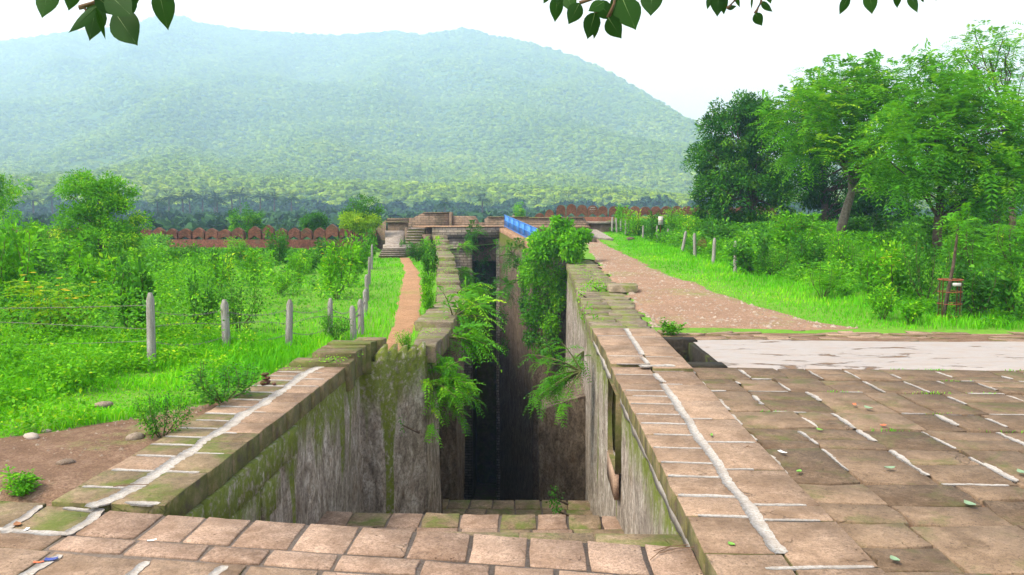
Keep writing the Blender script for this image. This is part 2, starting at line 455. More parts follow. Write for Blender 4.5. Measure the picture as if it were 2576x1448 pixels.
def gz_left(X, Y):
    z = np.interp(Y, [-60, 20, 50, 62, 67, 120, 380, 460], [-.16, -.13, .12, .2, .2, -6, -5, 6])
    return z + .05 * fbm(X * .5, Y * .5, seed=5)
def gz_right(X, Y):
    z = np.interp(Y, [-60, 17, 33, 57, 66, 78, 84, 130, 380, 460], [-.03, -.03, .33, .9, 1.5, 1.7, 1.6, -6, -5, 6])
    z = z + .75 * sstep(X, 8, 15) * sstep(Y, 20, 38) * (1 - sstep(Y, 60, 80))
    return z + .04 * fbm(X * .5, Y * .5, seed=6)
def gz(X, Y):
    X = np.asarray(X, float); Y = np.asarray(Y, float)
    mid = np.interp(Y, [0, 27, 42, 58], [-1, -.8, -2.5, -5.2])
    w = np.where(Y < 58, (X > mid).astype(float), sstep(X, -10, 0))
    z = gz_left(X, Y) * (1 - w) + gz_right(X, Y) * w
    # bed under the paving
    z = np.where((X > 1.0) & (Y < 18.4), np.minimum(z, -.055) , z)
    z = np.where((Y < 7.3) & (X > -9) & (X <= 1.6), -.19, z)
    return z

def grid_faces(nu, nv, base=0):
    i, j = np.meshgrid(np.arange(nu - 1), np.arange(nv - 1), indexing='ij')
    a = (i * nv + j).ravel() + base
    return np.stack([a, a + nv, a + nv + 1, a + 1], 1)

# ground: left field, right field, apron behind the camera and the land beyond the fort
gv, gf, nb = [], [], 0
def patch(Xg, Yg):
    global nb
    nu, nv = Xg.shape
    Z = gz(Xg, Yg)
    gv.append(np.stack([Xg, Yg, Z], -1).reshape(-1, 3)); gf.append(grid_faces(nu, nv, nb)); nb += nu * nv
ys = np.concatenate([np.arange(3, 24, .35), np.arange(24, 58.01, .8)])
ys[-1] = 58
s = np.linspace(0, 1, 90) ** 2
patch((lo_out(ys)[None] - s[::-1, None] * 140), np.repeat(ys[None], 90, 0))
patch((ro_out(ys)[None] + s[:, None] * 140), np.repeat(ys[None], 90, 0))
xs = np.concatenate([np.linspace(-145, -8, 40)[:-1], np.linspace(-8, 8, 50), np.linspace(8, 145, 40)[1:]])
Xg, Yg = np.meshgrid(xs, np.linspace(-40, 3, 40), indexing='ij'); patch(Xg, Yg)
u = np.linspace(-1, 1, 120); yf = np.concatenate([np.arange(58, 90, 1.0), np.linspace(90, 470, 70)])
Xg = u[:, None] * (145 + (yf - 58) * 1.3)[None]; patch(Xg, np.repeat(yf[None], 120, 0))
GV, GF = np.concatenate(gv), np.concatenate(gf)
gc = GV[GF].mean(1)
GF = GF[~((gc[:, 0] > 2.45) & (gc[:, 0] < 3.3) & (gc[:, 1] > 13.7) & (gc[:, 1] < 16.55))]
obj('ground', mesh_np('ground', GV, [GF], [M['ground']], smooth=True), kind='structure')

def strip(name, edgeL, edgeR, mat, lift, ystep=.5, nx=14, rag=.12, kind='structure', dome=.0, parent=None):
    """a sheet lying on the ground between two edges given as (X, Y) lists sharing Y range, with ragged borders"""
    y0, y1 = edgeL[0][1], edgeL[-1][1]
    yy = np.arange(y0, y1 + ystep * .5, ystep)
    a = xat(edgeL, yy) + rag * fbm(yy * 1.1, 3.3, seed=21, o=5) * 2
    b = xat(edgeR, yy) + rag * fbm(yy * 1.1, 7.7, seed=22, o=5) * 2
    tt = np.linspace(0, 1, nx)
    X = a[None] + (b - a)[None] * tt[:, None]; Y = np.repeat(yy[None], nx, 0)
    Y = Y + 0 * X
    edge = np.minimum(tt, 1 - tt)[:, None]
    Z = gz(X, Y) + lift * np.clip(edge * 8, -.0, 1) - .012 * (edge < .001) + dome * .0
    return obj(name, mesh_np(name, np.stack([X, Y, Z], -1).reshape(-1, 3), [grid_faces(nx, len(yy))], [mat], smooth=True), parent, kind=kind)

# gravel road on the right
ROAD_R = [(7.9, 18.3), (7.0, 19.3), (6.4, 21.4), (5.9, 26.4), (5.2, 34.5), (4.9, 48.7), (4.6, 62.0)]
ROAD_L = [(2.6, 18.3), (2.85, 26.0), (2.95, 40.5), (3.1, 48.0), (3.6, 58.0), (3.7, 62.0)]
strip('gravel_road', ROAD_L, ROAD_R, M['road'], .03, .3, 30, .18)
PATH_L = [(-3.45, 15.6), (-3.3, 17.0), (-3.95, 22.0), (-4.95, 28.6), (-6.35, 38.0), (-8.7, 50.2)]
PATH_R = [(-2.6, 15.6), (-2.72, 17.0), (-3.2, 22.0), (-4.05, 28.6), (-5.65, 38.0), (-8.0, 50.2)]
strip('footpath', PATH_L, PATH_R, M['path'], .03, .25, 10, .08)
# bare soil beside the left coping
dl = [(-8.2, 6.9), (-7.8, 8.0), (-7.0, 8.9), (-6.0, 9.6), (-5.4, 10.3), (-4.8, 11.2)]
dr = [(-4.3, 6.9), (-4.3, 8.0), (-4.3, 8.9), (-4.3, 9.6), (-4.3, 10.3), (-4.4, 11.2)]
strip('bare_soil_patch', dl, dr, M['dirt'], .02, .15, 40, .3)

nx_, ny_ = 60, 50
Xg, Yg = np.meshgrid(np.linspace(2.62, 30, nx_), np.concatenate([np.linspace(1.5, 13.7, 25), np.linspace(16.5, 18.6, 25)]), indexing='ij')
Zg = -.048 + .006 * fbm(Xg * 2, Yg * 2, seed=17)
F = grid_faces(nx_, ny_); cy_ = Yg.ravel()[F].mean(1); F = F[~((cy_ > 13.7) & (cy_ < 16.5))]
obj('paving_bed', mesh_np('paving_bed', np.stack([Xg, Yg, Zg], -1).reshape(-1, 3), [F], [M['dirt']], smooth=True), kind='structure')

# ------------------------------------------------------------------ slabs
def slab(name, c4, ztop, thick, mat, parent, jit=.008, inset=.012, tilt=.003):
    inset = inset * .55
    """one dressed stone with worn arrises: c4 = plan corners (counter-clockwise)"""
    c4 = np.asarray(c4, float)
    pts = []
    for k in range(4):
        a, b = c4[k], c4[(k + 1) % 4]
        pts.append(a + rng.normal(0, jit * .6, 2)); pts.append(a * .5 + b * .5 + rng.normal(0, jit, 2))
    pts = np.array(pts); cen = pts.mean(0)
    def ring(sh, z):
        d = cen - pts; L = np.linalg.norm(d, axis=1)[:, None]
        q = pts + d / L * sh
        return np.column_stack([q, np.broadcast_to(z, (8,))])
    tz = ztop + tilt * rng.normal(0, 1) * (pts[:, 0] - cen[0]) * 2 + tilt * rng.normal(0, 1) * (pts[:, 1] - cen[1]) * 2
    V = np.concatenate([ring(inset * 1.3, tz), ring(.0, tz - inset), ring(0, ztop - thick)])
    j = np.arange(8); k = (j + 1) % 8
    F = np.concatenate([np.stack([j + 8, k + 8, k, j], 1), np.stack([j + 16, k + 16, k + 8, j + 8], 1)])
    top = np.array([[0, 1, 7], [1, 2, 3], [1, 3, 7], [3, 4, 5], [3, 5, 7], [5, 6, 7]])
    return obj(name, mesh_np(name, V, [F, top], [mat]), parent)

class Mortar(MB):
    def strip(s, P, w, z, rag=.35, th=.012):
        z = np.asarray(z) - .0205
        """P plan polyline; ragged trowelled strip"""
        P = np.asarray(P, float)
        L = np.concatenate([[0], np.cumsum(np.linalg.norm(np.diff(P, axis=0), axis=1))])
        n = max(6, int(L[-1] / .022))
        tt = np.linspace(0, L[-1], n)
        X = np.interp(tt, L, P[:, 0]); Y = np.interp(tt, L, P[:, 1])
        Z = np.interp(tt, L, np.broadcast_to(z, (len(P),)))
        T = np.stack([np.gradient(X), np.gradient(Y)], 1); T /= np.linalg.norm(T, axis=1)[:, None] + 1e-9
        Nn = np.stack([-T[:, 1], T[:, 0]], 1)
        sd = random.random() * 90
        wl_ = w * .5 * (1 + rag * (1.9 * fbm(tt * 3.5, sd, seed=31) + .6 * vnoise(tt * 30, sd, seed=35))); wr_ = w * .5 * (1 + rag * (1.9 * fbm(tt * 3.5, sd + 40, seed=32) + .6 * vnoise(tt * 30, sd + 40, seed=36)))
        e = np.clip(np.minimum(tt, L[-1] - tt) / .03, .55, 1); wl_ *= e; wr_ *= e
        zz = Z + .001 * fbm(tt * 6, sd, seed=33)
        A = np.column_stack([X + Nn[:, 0] * wl_, Y + Nn[:, 1] * wl_, zz]); B = np.column_stack([X - Nn[:, 0] * wr_, Y - Nn[:, 1] * wr_, zz])
        V = np.concatenate([A, B, A - [0, 0, th], B - [0, 0, th]])
        i = np.arange(n - 1)
        F = np.concatenate([np.stack([i, i + n, i + n + 1, i + 1], 1)[:, ::-1] * 1, np.stack([i + 2 * n, i, i + 1, i + 2 * n + 1], 1), np.stack([i + n, i + 3 * n, i + 3 * n + 1, i + n + 1], 1)])
        s.add(V, F)

# ------------------------------------------------------------------ the stepwell
well = empty('stepwell', 'deep rock-cut stepwell trench with stone copings running toward the far terrace', 'stepwell', (0, 6, -.2))
well.location = (0, 0, 0)
def part(name, label=None):
    o = obj(name, None, well)
    if label: o['label'] = label
    return o

ZL, ZR, ZP = -.065, .05, -.11
# left coping (two files of slabs with a broad white joint)
copl = obj('coping', None, well, label='left coping of slabs with a broad white mortar joint')
Yo = [6.9, 7.33, 7.85, 8.36, 8.79, 9.12, 9.52, 9.9, 10.27, 10.66, 11.1, 11.6, 12.06, 12.5, 12.85, 13.2, 13.65]
Yi = [6.9, 7.85, 8.5, 8.95, 9.35, 9.85, 10.4, 11.0, 11.6, 12.1, 12.65, 13.2, 13.7]
sk = .035
def cq(x0, x1, y0, y1, g=.012, skw=sk):
    f = lambda x, y: (x, y - skw * (x + 3.35))
    return [f(x0 + g, y0 + g), f(x1 - g, y0 + g), f(x1 - g, y1 - g), f(x0 + g, y1 - g)]
for a, b in zip(Yo, Yo[1:]):
    slab('slab', cq(-4.45, -3.87, a, b, .012, .06), ZL, .22, M['slab_moss'] if random.random() < .6 else M['slab'], copl, tilt=0)
for a, b in zip(Yi, Yi[1:]):
    slab('slab', cq(-3.87, -3.34, a, b, .008, .06), ZL + .002, .25, M['slab'] if random.random() < .55 else M['slab_moss'], copl, tilt=0)
mo = Mortar()
xx = [(-4.02, 6.84), (-3.93, 7.05)] + [(-3.87 + random.uniform(-.035, .035), y) for y in np.arange(7.3, 13.5, .45)] + [(-3.78, 13.75)]
mo.strip(xx, .15, ZL + .024, .35)
for y in Yo[1:-1]:
    if random.random() < .95:
        x0 = -4.43 + random.uniform(0, .06)
        mo.strip([(x0, y + .06 * 1.08), (-3.9, y + .03)], .062 + random.uniform(-.01, .022), ZL + .023, .3)
for k, y in enumerate(Yi[1:-1]):
    if k in (0, 1, 3, 5, 8, 9, 10):
        mo.strip([(-3.86, y + .03), (-3.86 + random.choice((.24, .42, .48)), y + .002)], .05 + random.uniform(-.008, .02), ZL + .023, .35)
mo.strip([(-3.75, 6.98), (-3.42, 6.95)], .09, ZL + .023, .4)
mo.build('mortar', M['mortar'], copl)

# raised and stepped blocks at the end of the left coping
topl = obj('wall_blocks', None, well)
for y0, y1, x0, x1, z in ((13.72, 14.25, -4.35, -3.3, .0), (14.25, 14.75, -4.1, -3.28, .1), (14.77, 15.0, -4.05, -3.26, .12), (13.75, 14.1, -4.3, -3.6, .03)):
    slab('stone_block', [(x0, y0), (x1, y0), (x1, y1), (x0, y1)], z, .5, M['block'], topl, .02, .02)
slab('stone_block', [(-4.0, 15.0), (-3.18, 15.0), (-3.14, 15.38), (-4.0, 15.38)], .16, .6, M['block'], topl, .02, .02)
slab('stone_block', [(-3.6, 15.38), (-3.05, 15.38), (-3.0, 15.7), (-3.6, 15.7)], .17, .6, M['block'], topl, .02, .02)
# saw-tooth blocks where the wall steps inward
A_, B_ = np.array([-3.03, 15.02]), np.array([-2.24, 15.97])
for k in range(5):
    p, q_ = A_ + (B_ - A_) * k / 5, A_ + (B_ - A_) * (k + .985) / 5
    zt = (-.02, -.04, -.1, -.12, -.08)[k]
    z0_, z1_ = zt - .06, zt + .14
    bk = np.array([-.09, .07])
    m = MB()
    V = [(p[0], p[1], z0_), (q_[0], q_[1], z1_), (q_[0] + bk[0], q_[1] + bk[1], z1_ - .02), (p[0] + bk[0], p[1] + bk[1], z0_ - .01)]
    V += [(x, y, -.5) for x, y, z in V]
    m.add(V, [[0, 1, 2, 3], [0, 4, 5, 1], [1, 5, 6, 2], [2, 6, 7, 3], [3, 7, 4, 0]]); m.build('stone_block', M['wall_l'], topl)
# second left wall: long ledge stones, stepping up towards the terrace
ledl = obj('coping', None, well, label='left far wall top of long mossy ledge stones stepping upward')
def ledge(y0, y1, z, xl, xr, n=1, mat='ledge', th=.35):
    yy = np.linspace(y0, y1, n + 1)
    for a, b in zip(yy, yy[1:]):
        f = lambda p, y: np.interp(y, [y0, y1], p)
        slab('ledge_stone', [(f(xl, a), a + .008), (f(xr, a), a + .008), (f(xr, b), b - .008), (f(xl, b), b - .008)], z + random.uniform(-.015, .015), th, M[mat], ledl, .02, .018)
ledge(16.0, 18.9, -.05, (-2.5, -2.75), (-2.06, -2.0), 3)
ledge(18.95, 22.2, .06, (-2.95, -3.0), (-2.0, -2.15), 4)
ledge(22.2, 25.2, .0, (-3.0, -3.15), (-2.05, -2.25), 4)
ledge(25.2, 31.0, -.02, (-3.2, -3.9), (-2.35, -3.0), 7)
ledge(31.0, 35.5, .1, (-3.9, -4.45), (-3.0, -3.5), 5)
ledge(35.5, 38.0, .27, (-4.45, -4.8), (-3.5, -3.85), 3)
ledge(38.0, 40.3, .44, (-4.8, -5.1), (-3.85, -4.15), 2)
ledge(40.3, 48.5, .64, (-5.1, -6.15), (-4.15, -5.25), 8)
ledge(48.5, 52.0, .92, (-6.15, -6.6), (-5.25, -5.7), 3)
ledge(52.0, 55.2, 1.2, (-6.6, -7.05), (-5.7, -6.15), 3)
ledge(55.2, 58.0, 1.45, (-7.05, -7.7), (-6.15, -6.9), 2)

# right coping
copr = obj('coping', None, well, label='right coping of paired slabs with a wandering white joint')
Yi = [4.2, 5.0, 5.75, 6.49, 6.98, 7.52, 7.96, 8.49, 9.02, 9.53, 9.99, 10.57, 11.04, 11.4, 11.9, 12.6, 13.27, 14.06, 15.3, 16.56, 17.75]
Yo = [4.1, 4.9, 5.55, 6.42, 6.77, 7.76, 8.73, 9.77, 10.8, 11.86, 12.9, 14.0, 15.2, 16.4, 17.75]
def jx(y): return float(np.interp(y, [4, 6, 9, 13, 18], [1.8, 1.82, 1.87, 1.9, 1.99]))
def ox(y): return float(np.interp(y, [4, 9, 13, 18], [2.43, 2.46, 2.56, 2.62]))
def rz(y): return ZR + (.05 if y > 13 else 0)
for a, b in zip(Yi, Yi[1:]):
    z = rz(.5 * (a + b))
    slab('slab', [(1.25, a + .012), (jx(a) - .012, a + .005), (jx(b) - .012, b - .015), (1.25, b - .01)], z, .2, M['slab'], copr, tilt=0)
for a, b in zip(Yo, Yo[1:]):
    z = rz(.5 * (a + b)) - .001
    slab('slab', [(jx(a) + .012, a + .005), (ox(a), a + .012), (ox(b), b - .01), (jx(b) + .012, b - .01)], z, .2, M['slab'], copr, tilt=0)
mo = Mortar()
mo.strip([(1.8, 5.75), (1.81, 6.2), (1.83, 6.8), (1.8, 7.4), (1.84, 8.0), (1.83, 8.8), (1.87, 9.6), (1.87, 10.4), (1.9, 11.2), (1.9, 11.9)], .115, ZR + .0235, .22)
mo.strip([(1.93, 12.0), (1.9, 12.7)], .1, ZR + .024, .4)
mo.strip([(1.7, 13.1), (2.3, 13.15)], .2, rz(13.5) + .0225, .35)
mo.strip([(1.88, 13.3), (1.85, 13.9)], .09, rz(14) + .024, .4)
mo.strip([(1.9, 14.2), (1.93, 15.3), (1.95, 16.4), (1.99, 17.7)], .11, rz(15) + .0235, .22)
for k, y in enumerate(Yi[3:-1]):
    if k in (11, 15): continue
    x0 = 1.27 + random.choice((.0, .02, .08, .0))
    mo.strip([(x0, y + .02), (jx(y) - .02, y - .015)], .055 + random.uniform(-.01, .016), rz(y + .1) + .0225, .3)
for k, y in enumerate(Yo[3:-1]):
    if k in (5, 9): continue
    mo.strip([(jx(y), y + .005), (jx(y) + random.choice((.3, .5, .56)), y + .01)], .042 + random.uniform(-.008, .014), rz(y + .1) + .0225, .35)
mo.strip([(1.62, 5.5), (2.4, 5.55)], .05, ZR + .0225, .3)
mo.build('mortar', M['mortar'], copr)
# far right ledge stones, uneven
ledr = obj('coping', None, well, label='right far wall top of uneven mossy ledge stones')
y = 17.8
while y < 41:
    b = y + random.uniform(.42, .75)
    xi, xo = xat(RI, y), xat(RO, y)
    xm = xi + (xo - xi) * random.uniform(.4, .65)
    z = gz_right(2.5, y) * .75 + .07 + random.uniform(-.015, .015)
    slab('ledge_stone', [(xi, y + .01), (xm, y + .01), (xm, b - .01), (xi, b - .01)], float(z), .3, M['ledge'], ledr, .025, .02)
    slab('ledge_stone', [(xm + .02, y + .02), (xo + random.uniform(-.12, .1), y + .01), (xo + random.uniform(-.1, .1), b - .01), (xm + .02, b - .02)], float(z) + random.uniform(-.02, .01), .3, M['ledge'], ledr, .03, .02)
    y = b
slab('ledge_stone', [(2.3, 25.6), (3.25, 25.5), (3.3, 26.5), (2.3, 26.5)], .42, .22, M['ledge'], ledr, .03, .03)
y = 42.8
while y < 57.6:
    b = y + random.uniform(.5, .8)
    xi, xo = xat(RI, y), xat(RI, y) + .75
    xi2 = xat(RI, b)
    z = float(np.interp(y, [42, 58], [1.15, 2.0]))
    slab('ledge_stone', [(xi, y + .01), (xo, y + .01), (xi2 + .75, b - .01), (xi2, b - .01)], z, .3, M['terrace'], ledr, .012, .015)
    y = b

# rough rock walls of the trench
def wall_sheet(name, pts, zbot, mat, side, disp=.06, du=.3, dv=.3, label=None, hole=None, seed=41, parent=None):
    """pts = (X, Y, ztop) along the wall; side=+1 pushes relief towards +X"""
    P = np.array(pts, float)
    L = np.concatenate([[0], np.cumsum(np.linalg.norm(np.diff(P[:, :2], axis=0), axis=1))])
    tt = np.unique(np.concatenate([np.arange(0, L[-1], du), L]))
    keep = np.concatenate([[True], np.diff(tt) > 1e-4]); tt = tt[keep]
    X, Y, Z1 = (np.interp(tt, L, P[:, k]) for k in range(3))
    nv = int(max(3, (Z1.max() - zbot) / dv))
    w = np.linspace(0, 1, nv) ** 1.25
    Z = Z1[:, None] - (Z1[:, None] - zbot) * w[None]
    Xg = np.repeat(X[:, None], nv, 1); Yg = np.repeat(Y[:, None], nv, 1)
    T = np.stack([np.gradient(X), np.gradient(Y)], 1); T /= np.linalg.norm(T, axis=1)[:, None]
    N = np.stack([T[:, 1], -T[:, 0]], 1) * side
    D = disp * (1.6 * fbm(Xg * .9, Yg * .9, Z * .35, 4, seed) + 1.3 * fbm(Xg * 2.6, Yg * 2.6, Z * .4, 3, seed + 7))
    D = D * np.clip((Z1[:, None] - Z) / .6, 0, 1) - .03
    Xg = Xg + N[:, :1] * D; Yg = Yg + N[:, 1:] * D
    F = grid_faces(len(tt), nv)
    if hole:
        ya, yb, za, zb = hole
        cy = Yg.ravel()[F].mean(1); cz = Z.ravel()[F].mean(1)
        F = F[~((cy > ya) & (cy < yb) & (cz > za) & (cz < zb))]
    o = obj(name, mesh_np(name, np.stack([Xg, Yg, Z], -1).reshape(-1, 3), [F], [mat], smooth=False), parent or well)
    if label: o['label'] = label
    return o
ZB = -20
wall_sheet('rock_wall', [(-3.36, 2.5, -.2), (-3.33, 15.0, -.2), (-3.0, 15.0, -.2), (-2.2, 15.95, -.25)], ZB, M['wall_l'], 1, .07, .14, .13, label='streaked left entrance wall with moss runs')
wall_sheet('rock_wall', [(-2.2, 15.93, -.25), (-2.06, 17.2, -.3)], ZB, M['wall_l'], 1, .05, .15, .2)
wall_sheet('rock_wall', [(-2.06, 17.2, -.3), (-2.9, 17.4, -.3), (-2.9, 19.4, -.3), (-2.35, 19.6, -.3), (-1.98, 19.7, -.3), (-2.15, 22, -.2), (-2.3, 25.1, -.2), (-2.5, 25.4, -.2), (-2.85, 29, -.2), (-3.1, 31, -.1), (-3.65, 36, .1), (-4.2, 40.5, .3), (-5.4, 49, .6), (-6.2, 55, 1.1), (-7.45, 58, 1.3)], ZB, M['wall_f'], 1, .07, .3, .3)
wall_sheet('rock_wall', [(1.28, 2.5, -.12), (1.25, 13.0, -.12), (1.25, 18.5, -.08), (1.3, 20.5, -.1), (1.42, 30, .1), (1.5, 41, .3)], ZB, M['wall_r'], -1, .05, .15, .16, label='streaked right entrance wall with lime runs', hole=(11.9, 13.2, -1.35, -.14))
wall_sheet('rock_wall', [(1.5, 41, .5), (.6, 42.2, .7), (-.2, 42.6, .9), (-1.2, 48.6, 1.2), (-2.72, 58, 1.75)], ZB, M['wall_f'], -1, .07, .3, .3)
# lower pier standing into the trench on the right
wall_sheet('rock_pier', [(1.35, 21.6, -2.3), (.75, 21.7, -2.5), (.1, 21.9, -2.8), (.12, 23.6, -2.8), (.3, 24.4, -2.6), (1.35, 24.6, -2.3)], ZB, M['wall_f'], -1, .09, .18, .3)
m = MB(); V = [(1.4, 21.6, -2.32), (.75, 21.75, -2.52), (.12, 21.95, -2.85), (.14, 23.6, -2.85), (.75, 24.3, -2.5), (1.4, 24.6, -2.32)]; m.add(V, [[0, 1, 4, 5], [1, 2, 3, 4]]); m.build('pier_top', M['wall_f'], well)
# dressed, mossy blocks of the near left wall
nb_ = obj('block_facing', None, well, label='mossy dressed blocks facing the near left wall')
zr_rows = [-.32, -.72, -1.15, -1.6, -2.05]
for r in range(4):
    y = 6.3 + random.uniform(0, .3)
    while y < 10.2 - r * .45:
        b = y + random.uniform(.5, .95)
        m = MB(); dx = random.uniform(-.012, .022); g = .012
        x1 = -3.315 + dx; z1, z0 = zr_rows[r] - g, zr_rows[r + 1] + g
        V = [(x1, y + g, z0), (x1, b - g, z0), (x1, b - g, z1), (x1, y + g, z1)]
        V = [(a_ + random.uniform(-.008, .008), b_ + random.uniform(-.01, .01), c_ + random.uniform(-.012, .012)) for a_, b_, c_ in V]
        Vi = [(a_ - .02, b_ + (.015 if k in (0, 3) else -.015) * -1, c_ + (.012 if k > 1 else -.012)) for k, (a_, b_, c_) in enumerate(V)]
        Vb = [(-3.5, b_, c_) for a_, b_, c_ in Vi]
        m.add(V + Vi + Vb, [[0, 1, 2, 3]] + [[k, k + 4, (k + 1) % 4 + 4, (k + 1) % 4] for k in range(4)] + [[k + 4, k + 8, (k + 1) % 4 + 8, (k + 1) % 4 + 4] for k in range(4)])
        m.build('stone_block', M['wall_l'], nb_)
        y = b
# niche in the right wall
m = MB(); x0, x1, y0, y1, z0, z1 = 1.2, 1.95, 11.9, 13.2, -1.35, -.13
V = [(x0, y0, z0), (x1, y0, z0), (x1, y1, z0), (x0, y1, z0), (x0, y0, z1), (x1, y0, z1), (x1, y1, z1), (x0, y1, z1)]
m.add(V, [[0, 3, 2, 1][::-1], [4, 5, 6, 7][::-1], [0, 1, 5, 4][::-1], [1, 2, 6, 5][::-1], [2, 3, 7, 6][::-1]])
m.build('wall_niche', M['block'], well)
m = MB(); m.box((1.19, 11.88, -1.75), (1.26, 13.15, -1.36)); m.build('sill_stone', M['step'], well)
m = Mortar(); m2 = MB()
yy = np.arange(5.0, 17.6, .12); hgt = .075 * (1 + 1.2 * fbm(yy * 3, 1.0, seed=51)); zc = -.2 + .03 * fbm(yy * 2, 5.0, seed=52)
A = np.column_stack([np.full_like(yy, 1.267), yy, zc + hgt]); B = np.column_stack([np.full_like(yy, 1.267), yy, zc - hgt]); n = len(yy); i = np.arange(n - 1)
m2.add(np.concatenate([A, B, A + [.07, 0, 0], B + [.07, 0, 0]]), np.concatenate([np.stack([i, i + 1, i + n + 1, i + n], 1), np.stack([i, i + 2 * n, i + 2 * n + 1, i + 1], 1), np.stack([i + n, i + n + 1, i + 3 * n + 1, i + 3 * n], 1)]))
m2.build('mortar', M['mortar_grey' if False else 'mortar'], well)

# far end wall: coursed masonry with a tall dark opening
m = MB()
m.box((-7.6, 58.0, 1.25), (-2.6, 58.7, 2.0)); m.build('end_wall', M['brick'], well)
m = MB(); m.box((-7.6, 58.15, ZB), (-4.75, 58.9, 1.3)); m.build('end_wall', M['brick'], well)
m = MB(); m.box((-2.95, 58.15, ZB), (-2.5, 58.9, 1.3)); m.build('end_wall', M['brick'], well)
m = MB(); m.box((-4.9, 62.5, ZB), (-2.4, 63.0, 1.4)); m.box((-4.95, 58.9, ZB), (-4.75, 62.5, 1.4)); m.box((-2.7, 58.9, ZB), (-2.5, 62.5, 1.4)); m.box((-5, 58.4, 1.3), (-2.3, 63, 1.5))
m.build('well_shaft', M['block'], well)

# ---- landing, stairs
land = obj('landing', None, well, label='top landing of rosy dressed slabs in grey mortar')
def fr(x): return 6.83 - .13 * (x + 3.35)
def lq(x0, x1, t0, t1, gx=.022, gy=.02):
    return [(x0 + gx, fr(x0) - t1 + gy), (x1 - gx, fr(x1) - t1 + gy), (x1 - gx, fr(x1) - t0 - gy), (x0 + gx, fr(x0) - t0 - gy)]
def row(xs, t0, t1, mats, th=.2, g=.017, zj=.005):
    for a, b in zip(xs, xs[1:]):
        slab('slab', lq(a, b, t0, t1, g, g * .8), ZP + random.uniform(-zj, zj), th, M[random.choice(mats)], land, .007, .014)
def cuts(x0, x1, w, j):
    r = [x0]
    while r[-1] < x1 - w * .6: r.append(r[-1] + w * random.uniform(1 - j, 1 + j))
    r[-1] = x1; return r
row([-3.86, -3.3, -2.9, -2.47, -1.97, -1.5, -1.02, -.53, -.06, .4, .86, 1.26], 0, .56, ['step'], .25)
row(cuts(-3.9, 1.26, .55, .22), .58, .86, ['step'], .2)
row(cuts(-4.4, 1.26, .7, .25), .88, 1.45, ['slab', 'step'], .2)
row(cuts(-4.4, 1.26, .65, .25), 1.47, 2.1, ['slab', 'step'], .2)
row(cuts(-4.4, 1.26, .75, .2), 2.12, 2.9, ['slab'], .2)
row([-4.5, -3.9], -.02, .56, ['slab_moss'], .2)
row([-5.05, -4.53], -.1, .56, ['slab_moss'], .2); row([-5.7, -5.07], .0, .56, ['slab_moss'], .2)
row(cuts(-6.9, -5.72, .6, .1), .0, .56, ['slab_moss'], .2)
row(cuts(-6.9, -3.92, .6, .2), .58, .9, ['slab_moss', 'slab'], .2); row(cuts(-6.9, -4.42, .6, .2), .92, 1.5, ['slab_moss', 'slab'], .2)
row(cuts(-6.9, -4.42, .6, .2), 1.52, 2.1, ['slab_moss', 'slab'], .2)
# bed of grey mortar between the landing slabs
m = MB()
V = [(-7.0, fr(-7) - 3.2, ZP - .013), (1.3, fr(1.3) - 3.2, ZP - .013), (1.3, fr(1.3) - .02, ZP - .013), (-7.0, fr(-7) - .02, ZP - .013)]
V += [(a, b, -1.2) for a, b, c in V]
m.add(V, [[0, 1, 2, 3], [3, 2, 6, 7], [0, 3, 7, 4], [4, 5, 1, 0], [1, 5, 6, 2]]); m.build('mortar_bed', M['mortar_grey'], land)
q = lambda x, t: (x, fr(x) - t)
mo = Mortar(); mo.strip([q(-3.95, -.02), q(-3.9, .25), q(-3.92, .6)], .1, ZP + .0255, .3); mo.build('mortar_joint', M['mortar'], land)
mo = Mortar(); mo.strip([q(-4.55, .0), q(-4.5, .3), q(-4.5, .58)], .09, ZP + .0255, .3); mo.build('mortar_joint', M['mortar'], land)
mo = Mortar(); mo.strip([q(-4.65, .58), q(-3.92, .57)], .09, ZP + .0255, .3); mo.build('mortar_joint', M['mortar'], land)
mo = Mortar(); mo.strip([q(-4.3, .02), q(-3.95, .05)], .07, ZP + .0255, .3); mo.build('mortar_joint', M['mortar'], land)
mo = Mortar(); mo.strip([q(-4.5, .9), q(-4.42, 1.5)], .09, ZP + .0255, .3); mo.build('mortar_joint', M['mortar'], land)
mo = Mortar(); mo.strip([q(-5.0, .62), q(-4.4, .6)], .09, ZP + .0255, .4); mo.build('mortar_joint', M['mortar'], land)
mo = Mortar(); mo.strip([q(-3.72, .95), q(-3.78, 1.5)], .1, ZP + .0255, .3); mo.build('mortar_joint', M['mortar'], land)
mo = Mortar(); mo.strip([q(-2.98, .95), q(-3.0, 1.4)], .08, ZP + .0255, .3); mo.build('mortar_joint', M['mortar'], land)
mo = Mortar(); mo.strip([q(-2.35, .93), q(-2.4, 1.2)], .08, ZP + .0255, .3); mo.build('mortar_joint', M['mortar'], land)

